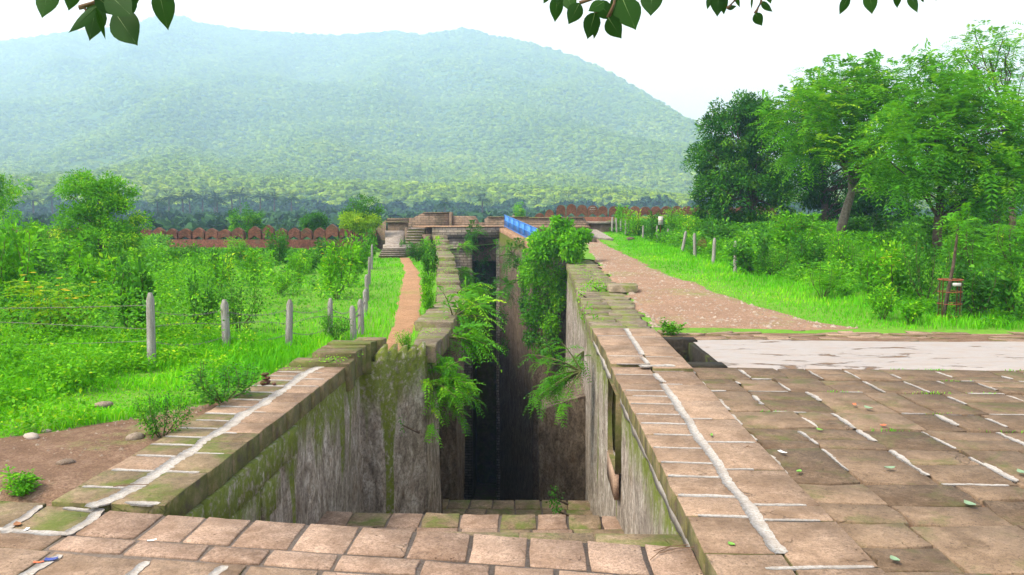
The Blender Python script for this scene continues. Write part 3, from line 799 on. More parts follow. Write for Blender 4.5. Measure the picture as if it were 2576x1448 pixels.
def flight(name, y0, z0, y1, z1, x0f, x1f, n, label=None, rows=1):
    st = obj(name, None, well)
    if label: st['label'] = label
    for k in range(n):
        ya = y0 + (y1 - y0) * k / n; yb = y0 + (y1 - y0) * (k + 1) / n; z = z0 + (z1 - z0) * (k + 1) / n
        xs = cuts(x0f, x1f, .7, .25)
        for a, b in zip(xs, xs[1:]):
            slab('step_stone', [(a + .01, ya - .1), (b - .01, ya - .1), (b - .01, yb), (a + .01, yb)], z, .3, M['step_moss'], st, .01, .012)
    return st
flight('stair_flight', 6.7, ZP, 9.3, -2.05, -3.5, 1.35, 11)
def mid_landing(y0, y1, z, x0, x1, rows_, mats, label):
    st = obj('landing', None, well, label=label)
    yy = np.linspace(y0, y1, rows_ + 1)
    for a, b in zip(yy, yy[1:]):
        xs = cuts(x0, x1, .55, .2)
        for p, q_ in zip(xs, xs[1:]):
            slab('slab', [(p + .02, a + .02), (q_ - .02, a + .02), (q_ - .02, b - .02), (p + .02, b - .02)], z + random.uniform(-.012, .012), .25, M[random.choice(mats)], st, .015, .014)
    m = MB(); m.box((x0, y0, z - .6), (x1, y1 - .03, z - .03)); m.build('mortar_bed', M['mortar_grey'], st)
mid_landing(9.3, 12.35, -2.15, -3.5, 1.4, 5, ['step', 'step', 'step_moss'], 'second landing of pale worn slabs below the first stairs')
flight('stair_flight', 12.3, -2.15, 15.6, -4.15, -3.5, 1.4, 11)
mid_landing(15.6, 18.7, -4.2, -3.2, 1.5, 5, ['step_moss'], 'third landing of green moist slabs deep in the trench')
flight('stair_flight', 18.7, -4.2, 42.0, -18.5, -4.6, 1.5, 46)
m = MB(); m.box((-9, 41.5, -19.5), (3, 64, -18.6)); m.build('well_floor', M['block'], well)
# solid ground under the stairs so that no light leaks in
m = MB()
prof = [(4, -.5), (6.6, -.6), (9.2, -2.6), (12.2, -2.8), (15.5, -4.7), (18.6, -4.9), (42, -19.2), (42, -21), (4, -21)]
V = [(-3.5, y, z) for y, z in prof] + [(1.4, y, z) for y, z in prof]; k = len(prof)
m.add(V, [[i, i + 1, i + 1 + k, i + k] for i in range(k - 1)]); m.build('stair_core', M['mortar_grey'], well)
# ------------------------------------------------------------------ paving on the right
pav = obj('paving', None, kind='structure')
rows_y = [3.6, 4.6, 5.62, 6.52, 7.55, 8.72, 9.55, 10.4, 11.68, 12.6, 13.55]
joint_bits = Mortar()
for ri, (a, b) in enumerate(zip(rows_y, rows_y[1:])):
    x = ox(.5 * (a + b)) + .03
    xmax = 4.5 + b * .78
    while x < xmax:
        w = random.uniform(.45, .98)
        sa = .02 * (x - 2.5)
        dz = random.uniform(-.006, .005)
        if random.random() < .4 and b - a > .8:       # two short slabs instead of one long
            mid_y = a + (b - a) * random.uniform(.4, .6)
            parts_ = ((a, mid_y), (mid_y, b))
        else:
            parts_ = ((a, b),)
        for (p, q_) in parts_:
            ja, jb = random.uniform(-.03, .03), random.uniform(-.03, .03)
            slab('slab', [(x + .012, p - sa + ja + .012), (x + w - .012, p - sa - .02 * w + jb + .012), (x + w - .012, q_ - sa - .02 * w + jb - .012), (x + .012, q_ - sa + ja - .012)],
                 -.005 + dz, .14, M['pave'], pav, .022, .009, .004)
        # leftovers of white pointing in the joints
        if a > 7.4:
            for _ in range(2):
                f0, f1 = sorted((random.uniform(0, 1), random.uniform(0, 1)))
                if f1 - f0 > .2:
                    joint_bits.strip([(x, a - sa + (b - a) * f0), (x + random.uniform(-.02, .02), a - sa + (b - a) * f1)], random.uniform(.035, .09), .0195, .7)
            if random.random() < (.65 if ri in (7, 8) else .25):
                f1 = random.uniform(.4, 1)
                joint_bits.strip([(x, a - sa), (x + w * f1, a - sa - .02 * w * f1)], random.uniform(.03, .07), .0195, .7)
        elif random.random() < .18:
            joint_bits.strip([(x, a - sa + .1), (x, a - sa + .6)], .06, .02, .5)
        x += w
o = joint_bits.build('mortar', M['mortar'], pav); o['kind'] = 'stuff'
# rough setts between the cement apron and the road
setts = []
y = 16.75
while y < 18.5:
    b = y + random.uniform(.28, .42); x = 2.75
    while x < 11:
        w = random.uniform(.4, .95)
        if random.random() < .8:
            slab('slab', [(x + .02, y + .02), (x + w - .02, y + .02), (x + w - .02, b - .02), (x + .02, b - .02)], -.03 + random.uniform(-.015, .012), .1, M['slab'], pav, .04, .012, .02)
        x += w
    y = b
# cement apron
nx, ny = 160, 26
xs = np.linspace(2.62, 26, nx); tt = np.linspace(0, 1, ny)
ya = 13.55 + .1 * fbm(xs * 1.3, 2.0, seed=61) - .03 * (xs - 2.6); yb = 16.75 + .09 * fbm(xs * 1.1, 9.0, seed=62) - .012 * (xs - 2.6)
Xg = np.repeat(xs[:, None], ny, 1); Yg = ya[:, None] + (yb - ya)[:, None] * tt[None]
ed = np.minimum(tt, 1 - tt)[None] * np.ones_like(Xg)
Zg = .012 + .02 * fbm(Xg * .8, Yg * .8, seed=63) - .06 * (ed < .001)
F = grid_faces(nx, ny)
cx, cy = Xg.ravel()[F].mean(1), Yg.ravel()[F].mean(1)
F = F[~((cx < 3.2) & (cy > 13.9) & (cy < 16.35))]
obj('cement_apron', mesh_np('cement_apron', np.stack([Xg, Yg, Zg], -1).reshape(-1, 3), [F], [M['cement']], smooth=True), kind='structure')
# stone-lined drain pit beside the coping
pit = empty('drain_pit', 'dark square drain pit beside the right coping at the pale cement strip', 'drain', (2.9, 15, 0))
pit.location = (0, 0, 0)
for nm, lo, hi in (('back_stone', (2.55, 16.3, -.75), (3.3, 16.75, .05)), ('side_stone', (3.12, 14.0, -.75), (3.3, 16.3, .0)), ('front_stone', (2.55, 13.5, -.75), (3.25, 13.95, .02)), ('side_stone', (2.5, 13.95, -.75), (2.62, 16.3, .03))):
    m = MB(); m.box(lo, hi); m.build(nm, M['shaded'], pit)
m = MB(); m.box((2.5, 13.6, -.85), (3.3, 16.6, -.72)); m.build('pit_floor', M['shaded'], pit)

# ------------------------------------------------------------------ terrace at the far end
ter = empty('terrace', 'raised stone terrace closing the far end of the stepwell', 'terrace', (0, 0, 0))
m = MB()
def prism(m, pl, z0, z1):
    n = len(pl); V = [(x, y, z0) for x, y in pl] + [(x, y, z1) for x, y in pl]
    m.add(V, [[i, (i + 1) % n, (i + 1) % n + n, i + n] for i in range(n)])
    c = len(V)
    m.add([(x, y, z1) for x, y in pl], [[0, i, i + 1] for i in range(1, n - 1)])
pl = [(-7.62, 58.02), (-7.7, 58.8), (-9.6, 58.9), (-10.4, 66.2), (4.0, 66.2), (3.9, 59.3), (-2.55, 58.75), (-2.58, 58.72), (-7.6, 58.72)]
m = MB(); prism(m, [(-9.6, 58.75), (-10.6, 67), (4.2, 67), (3.9, 58.95), (-2.4, 58.75)][::-1][::-1], -.5, 1.96)
m.build('terrace_base', M['plinth'], ter)
m = MB(); m.box((-8.3, 57.95, 2.003), (-2.5, 59.2, 2.07)); m.build('edge_course', M['terrace'], ter)
m = MB(); prism(m, [(-8.3, 59.2), (-10.3, 66), (4.1, 66), (3.95, 59.0), (-2.5, 59.0)], 1.9, 2.06); m.build('floor', M['terrace'], ter)
m = MB(); m.box((-2.3, 58.0, .6), (3.7, 58.95, 1.5)); m.build('lower_step', M['plinth'], ter)
m = MB(); m.box((-1.5, 57.3, .6), (4.3, 58.0, 1.22)); m.build('lower_step', M['plinth'], ter)
# upper stair and side block
for k in range(7):
    m = MB(); z = .62 + (k + 1) * .185; y = 55.2 + k * .36
    m.box((-9.25, y, -.3), (-8.15, y + .36 + (.9 if k == 6 else 0), z - .05)); m.build('riser', M['block'], ter)
    m = MB(); m.box((-9.28, y - .04, z - .047), (-8.12, y + .355 + (.9 if k == 6 else 0), z)); m.build('stair_step', M['greypath'], ter)
m = MB(); m.box((-8.15, 56.6, -.3), (-7.6, 58.7, 1.5)); m.build('side_block', M['plinth'], ter)
m = MB(); m.box((-8.1, 53.6, -.3), (-6.9, 54.2, .95)); m.build('side_block', M['plinth'], ter)
m = MB(); m.box((-9.55, 57.6, -.3), (-9.3, 58.9, 1.98)); m.build('side_block', M['plinth'], ter)
# lower stair and ramp on the left
for k in range(5):
    m = MB(); y = 50.2 + k * .36; z = .2 + (k + 1) * .1
    m.box((-10.0 + .12 * k * 0, y, -.3), (-8.45, y + .36 + (1.7 if k == 4 else 0), z - .04)); m.build('riser', M['block'], ter)
    m = MB(); m.box((-10.03, y - .04, z - .037), (-8.42, y + .355 + (1.7 if k == 4 else 0), z)); m.build('stair_step', M['greypath'], ter)
m = MB(); m.box((-10.4, 53.7, -.3), (-8.6, 55.1, .86)); m.build('stair_step', M['greypath'], ter)
m = MB()
V = [(-10.5, 55.1, .86), (-9.3, 55.1, .86), (-10.3, 62.4, 1.7), (-11.9, 62.4, 1.7)]; V += [(a, b, -.5) for a, b, c in V]
m.add(V, [[0, 1, 2, 3], [0, 4, 5, 1], [1, 5, 6, 2], [3, 7, 4, 0]]); m.build('ramp', M['greypath'], ter)
# end wall of the ramp with a projecting cornice
m = MB(); m.box((-11.7, 62.5, .8), (-10.2, 63.3, 2.3)); m.build('ramp_wall', M['plinth'], ter)
m = MB(); m.box((-11.85, 62.4, 2.31), (-10.15, 63.4, 2.45)); m.build('cornice', M['ledge'], ter)
m = MB(); m.box((-11.75, 62.45, 2.453), (-10.15, 63.35, 2.68)); m.build('cornice', M['plinth'], ter)
m = MB(); V = [(-12.6, 62.6, 1.9), (-11.85, 62.6, 2.55), (-11.85, 63.3, 2.55), (-12.6, 63.3, 1.9)]; V += [(a, b, .2) for a, b, c in V]
m.add(V, [[0, 1, 2, 3], [0, 4, 5, 1], [0, 3, 7, 4]]); m.build('ramp_wall', M['plinth'], ter)

# parapet of the terrace: profile in elevation at Y = 66
par = empty('parapet', 'low coursed stone parapet along the back of the terrace', 'parapet', (0, 0, 0))
def elev_wall(name, prof, y0, y1, zb, mat, parent):
    """prof: (X, z) along the top"""
    m = MB(); n = len(prof)
    V = [(x, y0, z) for x, z in prof] + [(x, y0, zb) for x, z in prof] + [(x, y1, z) for x, z in prof] + [(x, y1, zb) for x, z in prof]
    F = []
    for i in range(n - 1):
        F += [[i, i + n, i + n + 1, i + 1], [i + 2 * n, i + 1 + 2 * n, i + 1 + 3 * n, i + 3 * n], [i, i + 1, i + 1 + 2 * n, i + 2 * n]]
    F += [[0, 2 * n, 3 * n, n], [n - 1, 2 * n - 1, 4 * n - 1, 3 * n - 1]]
    m.add(V, F); return m.build(name, mat, parent)
def top(px, py, Y=66): p = UD(px, py, Y); return (p.x, p.z)
elev_wall('parapet_wall', [top(1019, 549), top(1040, 548.5), top(1066, 535.5), top(1131, 535), ], 65.8, 66.5, 1.8, M['brick2'], par)
elev_wall('parapet_pier', [top(1131.3, 534), top(1138, 534.3)], 65.65, 66.6, 1.8, M['plinth'], par)
elev_wall('parapet_wall', [top(1138.3, 543.5), top(1196, 544.5), top(1204, 558)], 65.8, 66.4, 1.8, M['brick2'], par)
elev_wall('parapet_wall', [top(1204.3, 560), top(1219, 560)], 65.82, 66.38, 1.8, M['brick2'], par)
elev_wall('parapet_wall', [top(1219.3, 552), top(1227, 546), top(1330, 547.5), top(1470, 549.5), top(1480, 562)], 65.8, 66.4, 1.5, M['brick2'], par)
for a, b, py in ((1066, 1131, 534.2), (1227.5, 1330, 545.2), (1330.5, 1470, 547)):
    p0, p1 = UD(a, py, 66), UD(b, py + 1, 66)
    m = MB(); m.box((p0.x, 65.72, min(p0.z, p1.z) - .05), (p1.x, 66.5, min(p0.z, p1.z) + .03)); m.build('coping', M['ledge'], par)
# platform on the right of the parapet
plat = empty('stone_platform', 'low grey stone platform where the parapet meets the right merlons', 'platform', (0, 0, 0))
p0, p1 = UD(1480, 553, 68), UD(1542, 555, 68)
m = MB(); m.box((p0.x, 66.9, 1.0), (p1.x, 70, 2.2)); m.build('plinth', M['plinth'], plat)
m = MB(); m.box((p0.x - .15, 66.7, 2.203), (p1.x + .1, 70, 2.42)); m.build('top_slab', M['greypath'], plat)
# pale ramp from the road to the platform
m = MB()
V = [(4.15, 60.5, 1.22), (5.6, 58.5, 1.16), (5.0, 66.8, 1.75), (4.2, 66.8, 1.75)]
m.add(V, [[0, 1, 2, 3]]); V2 = [(a, b, .4) for a, b, c in V]; m.add(V + V2, [[0, 4, 5, 1], [1, 5, 6, 2], [3, 7, 4, 0]])
m.build('paved_ramp', M['greypath'], kind='structure')

# ------------------------------------------------------------------ fort walls with merlons
def merlon_mesh(w, h, d, pointed):
    m = MB(); n = 11
    a = np.linspace(0, 1, n)
    if pointed:
        xs = np.concatenate([[-1, -1], np.interp(a, [0, .35, .75, 1], [-1, -.86, -.32, 0])[1:]])
        zs = np.concatenate([[0, .52], .52 + .48 * np.interp(a, [0, .35, .75, 1], [0, .45, .83, 1])[1:]])
    else:
        th = a * math.pi / 2
        xs = np.concatenate([[-1, -1], -np.cos(th)[1:]]); zs = np.concatenate([[0, .55], .55 + .45 * np.sin(th)[1:]])
    xs = np.concatenate([xs, -xs[::-1][1:]]) * w / 2; zs = np.concatenate([zs, zs[::-1][1:]]) * h
    k = len(xs)
    V = np.concatenate([np.column_stack([xs, np.full(k, -d / 2), zs]), np.column_stack([xs, np.full(k, d / 2), zs])])
    i = np.arange(k - 1)
    m.add(V, np.stack([i, i + k, i + k + 1, i + 1], 1)[:, ::-1])
    c = np.array([[0, -d / 2, h * .3], [0, d / 2, h * .3]])
    m.add(np.concatenate([V, c]), np.concatenate([np.stack([i, i + 1, np.full(k - 1, 2 * k)], 1), np.stack([i + k + 1, i + k, np.full(k - 1, 2 * k + 1)], 1)]))
    return m.mesh('merlon', M['fort'])
mL, mR = merlon_mesh(.95, 1.35, .5, True), merlon_mesh(.93, 1.55, .5, False)
fw = empty('fort_wall', 'red-brown fort wall with pointed merlons behind the left field', 'fort wall', (0, 0, 0))
m = MB(); YW = 62.5
x0, x1 = UD(-200, 600, YW).x, UD(948, 600, YW).x
zc = UD(500, 603, YW).z
m.box((x0, YW - .35, -2.5), (x1, YW + .35, zc)); m.build('wall', M['fort'], fw)
m = MB(); m.box((x0, YW - .9, -2.5), (x1, YW - .36, .42)); m.build('footing', M['fort'], fw)
mxs = [368 - 33.3 * k for k in range(1, 17)][::-1] + [368, 401, 434, 467, 501, 534, 566, 600, 642, 676, 710, 741, 772, 805, 836, 871, 904, 932]
mtop = {566: 578, 600: 571, 642: 568, 676: 567, 836: 562.5, 871: 564, 904: 563, 932: 566}
for px in mxs:
    ty = mtop.get(px, 573.5); p = UD(px, ty, YW)
    o = obj('merlon', mL, fw); o.location = (p.x, YW, zc - .004); o.scale = (1.0 + random.uniform(-.1, .06), 1, (p.z - zc) / 1.35 * random.uniform(.93, 1.04)); o.rotation_euler = (0, random.uniform(-.025, .025), 0)
    if px in (741, 642): pass
for px in (500, 741, 871):
    p = UD(px, 598, YW); m = MB(); m.box((p.x - .06, YW - .36, p.z - .35), (p.x + .06, YW - .352, p.z - .05))
fw2 = empty('fort_wall', 'red-brown fort wall with round-topped merlons behind the right road', 'fort wall', (0, 0, 0))
YW2 = 75.5
x0, x1 = UD(1340, 545, YW2).x, UD(1960, 545, YW2).x
zc2 = UD(1460, 546, YW2).z
m = MB(); m.box((x0 + 2.2, YW2 - .35, -2), (x1, YW2 + .35, zc2)); m.build('wall', M['fort'], fw2)
m = MB(); m.box((x0, YW2 - .35, -2), (x0 + 2.2, YW2 + .35, zc2 - .6)); m.build('wall', M['fort'], fw2)
graf = None
for px, ty in [(1357.5, 536), (1382.5, 528), (1411, 515), (1437.5, 514.5), (1464, 514.5), (1491, 516), (1516, 518), (1545, 519)] + [(1571 + 26.3 * k, 519.5) for k in range(15)]:
    p = UD(px, ty, YW2); zb = zc2 - .004 if px > 1400 else zc2 - .604
    o = obj('merlon', mR, fw2); o.location = (p.x, YW2, zb); o.scale = (random.uniform(.93, 1.03), 1, max(.3, (p.z - zb) / 1.55 * random.uniform(.95, 1.03))); o.rotation_euler = (0, random.uniform(-.02, .02), 0)
    if px == 1491: graf = o
# white scrawled writing on one merlon (illegible brush strokes)
m = MB()
def stroke(P):
    m.tube([(x, -.262, z) for x, z in P], .022, 4)
for zz, wds in ((1.12, [(-.22, .0), (-.1, .12), (.02, .02), (.16, .13), (.22, .03)]), (1.2, [(-.2, .06), (.2, .08)]), (.86, [(-.3, .02), (-.2, .1), (-.1, .0), (0, .1), (.1, .01), (.24, .1)]), (.93, [(-.28, .08), (.26, .06)]), (.62, [(-.18, .1), (-.12, -.02), (-.02, .1), (.04, -.02), (.16, .06)])):
    stroke([(x, zz + d) for x, d in wds])
o = m.build('scrawled_writing', M['mortar'], graf); o['label'] = 'illegible white scrawled writing'
o['kind'] = 'stuff'

# ------------------------------------------------------------------ blue railing on the far right wall
rail = empty('blue_railing', 'blue painted metal sheet railing along the far trench edge', 'railing', (0, 0, 0))
A = Vector((-.05, 43.6, 0)); B = Vector((-2.45, 58.2, 0))
def rp(t, h):
    p = A.lerp(B, t); z = 1.16 + (2.02 - 1.16) * t; return (p.x + .12, p.y, z + h)
for k in range(6):
    t0, t1 = k / 6 + .004, (k + 1) / 6 - .004
    m = MB(); a, b, c, d = rp(t0, .1), rp(t1, .1), rp(t1, .84), rp(t0, .84)
    off = (.025, 0, 0)
    V = [a, b, c, d] + [tuple(np.add(q_, off)) for q_ in (a, b, c, d)]
    m.add(V, [[0, 1, 2, 3], [7, 6, 5, 4], [3, 2, 6, 7], [1, 0, 4, 5], [0, 3, 7, 4], [2, 1, 5, 6]]); m.build('panel', M['blue'], rail)
for k in range(7):
    m = MB(); m.tube([rp(k / 6, -.3), rp(k / 6, .9)], .028, 6); m.build('post', M['blue'], rail)
for h in (.08, .5, .88):
    m = MB(); m.tube([np.add(rp(0, h), (-.03, 0, 0)), np.add(rp(1, h), (-.03, 0, 0))], .022, 6); m.build('rail', M['blue'], rail)

# ------------------------------------------------------------------ fence posts and wires
def post_mesh():
    m = MB(); s = .5
    rings = [(-.45, 1.0), (0, 1.0), (.9, .9), (1.0, .45)]
    V = []
    for z, w in rings: V += [(-w * .5, -w * .5, z), (w * .5, -w * .5, z), (w * .5, w * .5, z), (-w * .5, w * .5, z)]
    F = []
    for r in range(3):
        for k in range(4): F.append([r * 4 + k, r * 4 + (k + 1) % 4, (r + 1) * 4 + (k + 1) % 4, (r + 1) * 4 + k])
    F.append([12, 13, 14, 15]); m.add(V, F)
    return m.mesh('fence_post', M['post'])
pm = post_mesh()
order = ['nearest and tallest concrete fence post on the left, beside the bare soil', 'second concrete fence post from the left, with a chamfered top', 'third concrete fence post from the left, standing in bright grass',
         'fourth concrete fence post from the left, a browner one', 'short leaning concrete post at the fence corner by the footpath', 'corner concrete post just right of the short leaning one',
         'first grey post of the fence line along the footpath', 'second grey post of the fence line along the footpath', 'third grey post of the fence line along the footpath', 'fourth grey post of the fence line along the footpath, near the steps']
lp = [((378, 737), (382, 925)), ((565, 754), (571, 895)), ((730, 754), (726, 877)), ((831, 751), (830, 850)), ((885, 770), (890, 852)), ((906, 753), (909, 840)), ((918, 729), (919, 800)), ((922, 691), (923, 758)), ((929, 647), (929, 718)), ((936, 615), (935, 678))]
LP = []
def set_post(tp, bp, z, label, group, w=.13, yy=None):
    b = U(bp[0], bp[1], z) if yy is None else UD(bp[0], bp[1], yy)
    tpt = UD(tp[0], tp[1], b.y)
    h = tpt.z - b.z
    o = obj('fence_post', pm, label=label, cat='post', group=group)
    o.location = b; o.scale = (w, w, h); o.rotation_euler = (random.uniform(-.02, .02), math.atan2(tpt.x - b.x, h), random.uniform(-.4, .4))
    return np.array(b), np.array(tpt)
for (tp, bp), lb in zip(lp, order):
    z = float(gz_left(-8, 5055 / (bp[1] - 555)))
    LP.append(set_post(tp, bp, z, lb, 'concrete posts of the left fence', (.125 if bp[0] < 700 else .105)))
def wire_between(k, a0, a1, h0, h1, sag=.06):
    n = 9; t = np.linspace(0, 1, n)[:, None]
    p = (a0[0] + (a0[1] - a0[0]) * h0); q_ = (a1[0] + (a1[1] - a1[0]) * h1)
    P = p + (q_ - p) * t; P[:, 2] -= sag * 4 * (t * (1 - t))[:, 0]
    m = MB(); m.tube(P, .0045, 4, False)
    for i in range(1, 24):                       # barbs
        c = p + (q_ - p) * (i / 24.0); c = c - [0, 0, sag * 4 * (i / 24.) * (1 - i / 24.)]
        m.tube([c + [-.012, .01, .02], c + [.012, -.01, -.02]], .004, 3, False)
    return m
first = (LP[0][0] + [-9.0, .6, 0], LP[0][1] + [-9.0, .6, .1])
seq = [first] + LP
wires = empty('barbed_wire', 'sagging barbed wire strung between the left concrete posts', 'wire', (0, 0, 0))
for k in range(len(seq) - 1):
    for h0, h1, sg in ((.82, .86, .1), (.55, .5, -.05), (.3, .34, .12)):
        if k > 5 and h0 < .4: continue
        o = wire_between(k, seq[k], seq[k + 1], h0 + random.uniform(-.06, .06), h1 + random.uniform(-.06, .06), sg).build('wire_strand', M['wire'], wires)
rp_l = [((1850, 607), (1849, 688), 33, 'nearest upright concrete post of the right fence, beside the leafy shrubs'), ((1798, 599), (1794, 664), 38, 'second concrete post of the right fence counted from the nearest'), ((1746, 587), (1748, 648), 42, 'third concrete post of the right fence, next to a rusty shrub'),
        ((1727, 581), (1716, 635), 46, 'strongly leaning concrete post of the right fence'), ((1681, 576), (1680, 614), 56, 'short concrete post just right of the white sign'), ((1653, 568), (1653, 614), 57, 'concrete post just left of the white sign'), ((1618, 568), (1617, 609), 60, 'concrete post left of the sign, by a dark stump')]
for tp, bp, yy, lb in rp_l:
    set_post(tp, bp, 0, lb, 'concrete posts of the right fence', .13, yy)
for k, (px, ty, by) in enumerate([(1540, 547, 571), (1551, 549, 574), (1562, 551, 572), (1574, 553, 578), (1582, 557, 588)]):
    set_post((px + random.uniform(-2, 2), ty), (px, by), 0, ('farthest', 'second farthest', 'middle', 'second nearest', 'nearest')[k] + ' of five small posts by the round merlons', 'small fence posts below the right merlons', .14, 66 - k * .9)
# signboard
sb = UD(1661, 616, 56.5)
sg = empty('sign_board', 'small white sign board on a thin brown pole by the right fence', 'sign', sb)
m = MB(); m.tube([(0, 0, -.3), (0, 0, 1.98)], .03, 6); m.build('pole', M['redband'], sg)
m = MB(); m.box((-.17, -.05, 1.38), (.17, -.025, 1.98)); m.build('board', M['lime'], sg)
m = MB(); m.box((-.18, -.06, 1.665), (.18, -.02, 1.69)); m.build('cross_bar', M['redband'], sg)

# ------------------------------------------------------------------ hill
ridge_px = np.array([(-700, 200), (-400, 160), (-150, 128), (0, 108), (150, 86), (300, 68), (372, 52), (420, 38), (455, 42), (500, 58), (560, 70), (680, 82), (850, 90), (950, 84), (1000, 80), (1060, 88), (1110, 79), (1160, 73), (1200, 76), (1235, 92), (1300, 101), (1400, 127), (1500, 165), (1600, 222), (1680, 272), (1740, 316), (1775, 348), (1850, 395), (2000, 440), (2300, 450), (2576, 420), (3000, 380), (3500, 420)], float)
na, nr = 420, 220
pxs = np.linspace(-700, 3500, na)
elev = np.interp(pxs, ridge_px[:, 0], ridge_px[:, 1])
elev = elev + 2.2 * fbm(pxs * .03, 1.0, seed=71, o=4) + 1.2 * fbm(pxs * .12, 4.0, seed=72, o=3)
dirs = np.array([ray(p, e) for p, e in zip(pxs, elev)])
hd = dirs[:, :2] / np.linalg.norm(dirs[:, :2], axis=1)[:, None]
tanv = dirs[:, 2] / np.linalg.norm(dirs[:, :2], axis=1)
rad1 = np.interp(pxs, [-700, 400, 1200, 1500, 1775, 2100, 3500], [3200, 3000, 2600, 2150, 1600, 1900, 2600])
rad0 = 430.0
tt = np.concatenate([np.linspace(0, 1, nr - 30), 1 + np.linspace(.02, .8, 30)])
RR = rad0 + (rad1[:, None] - rad0) * tt[None]
Xh = hd[:, :1] * RR; Yh = hd[:, 1:] * RR
zr_ = tanv * rad1 + CAM_H
tc_ = np.clip(tt, 0, 1)
prof = tc_ ** 1.25 * .62 + (tc_ ** 2.4) * .38
Zh = (-4 + 18 * sstep(tc_, 0, .06))[None] + (zr_ - 14)[:, None] * prof[None]
back = np.clip(tt - 1, 0, None)[None]
Zh = Zh - back * 500
Zh = np.where(back + 0 * Zh > 0, np.maximum(Zh, -15), Zh)
amp = (sstep(tc_, .03, .3) * (1 - sstep(tc_, .8, 1)))[None]
spur = 1 - np.abs(fbm(Xh / 420. + Yh / 900., Yh / 1300. - Xh / 2000., seed=74, o=3)) * 2.2
Zh = Zh + amp * (60 * (spur - .55) + 10 * fbm(Xh / 120., Yh / 160., seed=75, o=4))
t = NT('forested_slope'); v = t.coord()
n1 = t.noise(v, .035, 6, .65); n2 = t.noise(v, .004, 4, .6)
c = t.ramp(n1, [(.32, (.03, .07, .006)), (.5, (.065, .13, .009)), (.7, (.11, .19, .012))])
c = t.mix(t.ramp(n2, [(.4, (.6, .6, .6)), (.62, (0, 0, 0))]), c, (.04, .09, .03))
c = t.mix(t.ramp(t.noise(v, .012, 6, .6), [(.76, (0, 0, 0)), (.8, (1, 1, 1))]), c, (.2, .16, .1))
M['hill'] = t.done(t.principled(c, .95, t.bump(n1, 6.0), .1))
obj('hill', mesh_np('hill', np.stack([Xh, Yh, Zh], -1).reshape(-1, 3), [grid_faces(na, len(tt))], [M['hill']], smooth=True), kind='structure')
# ------------------------------------------------------------------ foliage tools
M['lf_bright'] = leaf_mat('leaf_bright', (.02, .12, .003), (.075, .3, .005), (.19, .5, .01), .36, .6, (.4, .56, .015), .12)
M['lf_mid'] = leaf_mat('leaf_mid', (.01, .065, .005), (.034, .165, .009), (.1, .32, .014), .3, .55, (.22, .46, .02), .15)
M['lf_dark'] = leaf_mat('leaf_dark', (.008, .055, .003), (.02, .11, .005), (.05, .2, .008), .25, .6, (.12, .3, .012), .1)
M['lf_feather'] = leaf_mat('leaf_feathery', (.02, .11, .007), (.07, .28, .011), (.17, .46, .016), .4, .55, (.36, .58, .02), .12)
M['lf_yellow'] = leaf_mat('leaf_yellowish', (.1, .23, .006), (.2, .4, .008), (.36, .52, .01), .42, .6, (.58, .56, .02), .12)
M['lf_rust'] = leaf_mat('leaf_rusty', (.12, .05, .02), (.2, .09, .03), (.25, .13, .05), .2, .6)
M['grass'] = leaf_mat('grass_blade', (.04, .22, .004), (.09, .4, .005), (.19, .56, .01), .42, .6, (.42, .6, .02), .1)
M['flower'] = plain_mat('yellow_flower', (.75, .5, .01), .6, .2, 0, .15)
M['wood_far'] = None

def unit(a): return a / (np.linalg.norm(a, axis=-1, keepdims=True) + 1e-9)
def rdir(n): return unit(rng.normal(0, 1, (n, 3)))

def leaf_geo(P, D, N, L, W, fold=.12):
    """rhombic leaves: P base, D direction, N normal (n,3); L, W (n,)"""
    D = unit(D); S = unit(np.cross(D, N)); N = np.cross(S, D)
    L = np.broadcast_to(L, (len(P),))[:, None]; W = np.broadcast_to(W, (len(P),))[:, None]
    mid = P + D * L * .45 + N * W * fold
    V = np.stack([P, mid + S * W * .5, P + D * L - N * L * .06, mid - S * W * .5], 1)
    return V.reshape(-1, 3)
def quads(n): return np.arange(n * 4).reshape(-1, 4)

class Foliage:
    def __init__(s): s.V = []; s.T = []
    def add(s, P, D, N, L, W, tint):
        s.V.append(leaf_geo(P, D, N, L, W)); s.T.append(np.broadcast_to(tint, (len(P),)))
    def fronds(s, P, D, Lf, pairs=7, droop=.35, lw=.3, ll=.34, tint=.5, tj=.12, updir=None):
        """pinnate leaves: base P, direction D, length Lf"""
        n = len(P); D = unit(D); Lf = np.broadcast_to(Lf, (n,))
        up = np.tile([0, 0, 1.], (n, 1)) if updir is None else updir
        S = unit(np.cross(D, up) + rng.normal(0, .15, (n, 3))); N = np.cross(S, D)
        tint = np.broadcast_to(tint, (n,)) + rng.normal(0, tj, n)
        for k in range(pairs):
            t = (k + .8) / pairs
            C = P + D * (Lf * t)[:, None] - np.array([0, 0, 1.]) * (droop * Lf * t * t)[:, None]
            sz = ll * Lf * (1 - .55 * abs(t - .45)) 
            for sg in (-1, 1):
                dd = unit(D * .55 + S * sg - np.array([0, 0, .25]) + rng.normal(0, .12, (n, 3)))
                s.add(C, dd, N + rng.normal(0, .25, (n, 3)), sz, sz * lw, np.clip(tint + rng.normal(0, .05, n), 0, 1))
    def mesh(s, name, mat):
        V = np.concatenate(s.V); return mesh_np(name, V, [quads(len(V) // 4)], [mat], np.clip(np.concatenate(s.T), 0, 1))
    def count(s): return sum(len(v) for v in s.V) // 4

def crown_points(ells, n, lo=.5):
    ells = np.array(ells, float); w = ells[:, 3] * ells[:, 4] * ells[:, 5]; w = w ** .7; w /= w.sum()
    k = rng.choice(len(ells), n, p=w)
    d = rdir(n); r = rng.uniform(lo ** 2, 1, n) ** .5
    return ells[k, :3] + d * ells[k, 3:6] * r[:, None], d

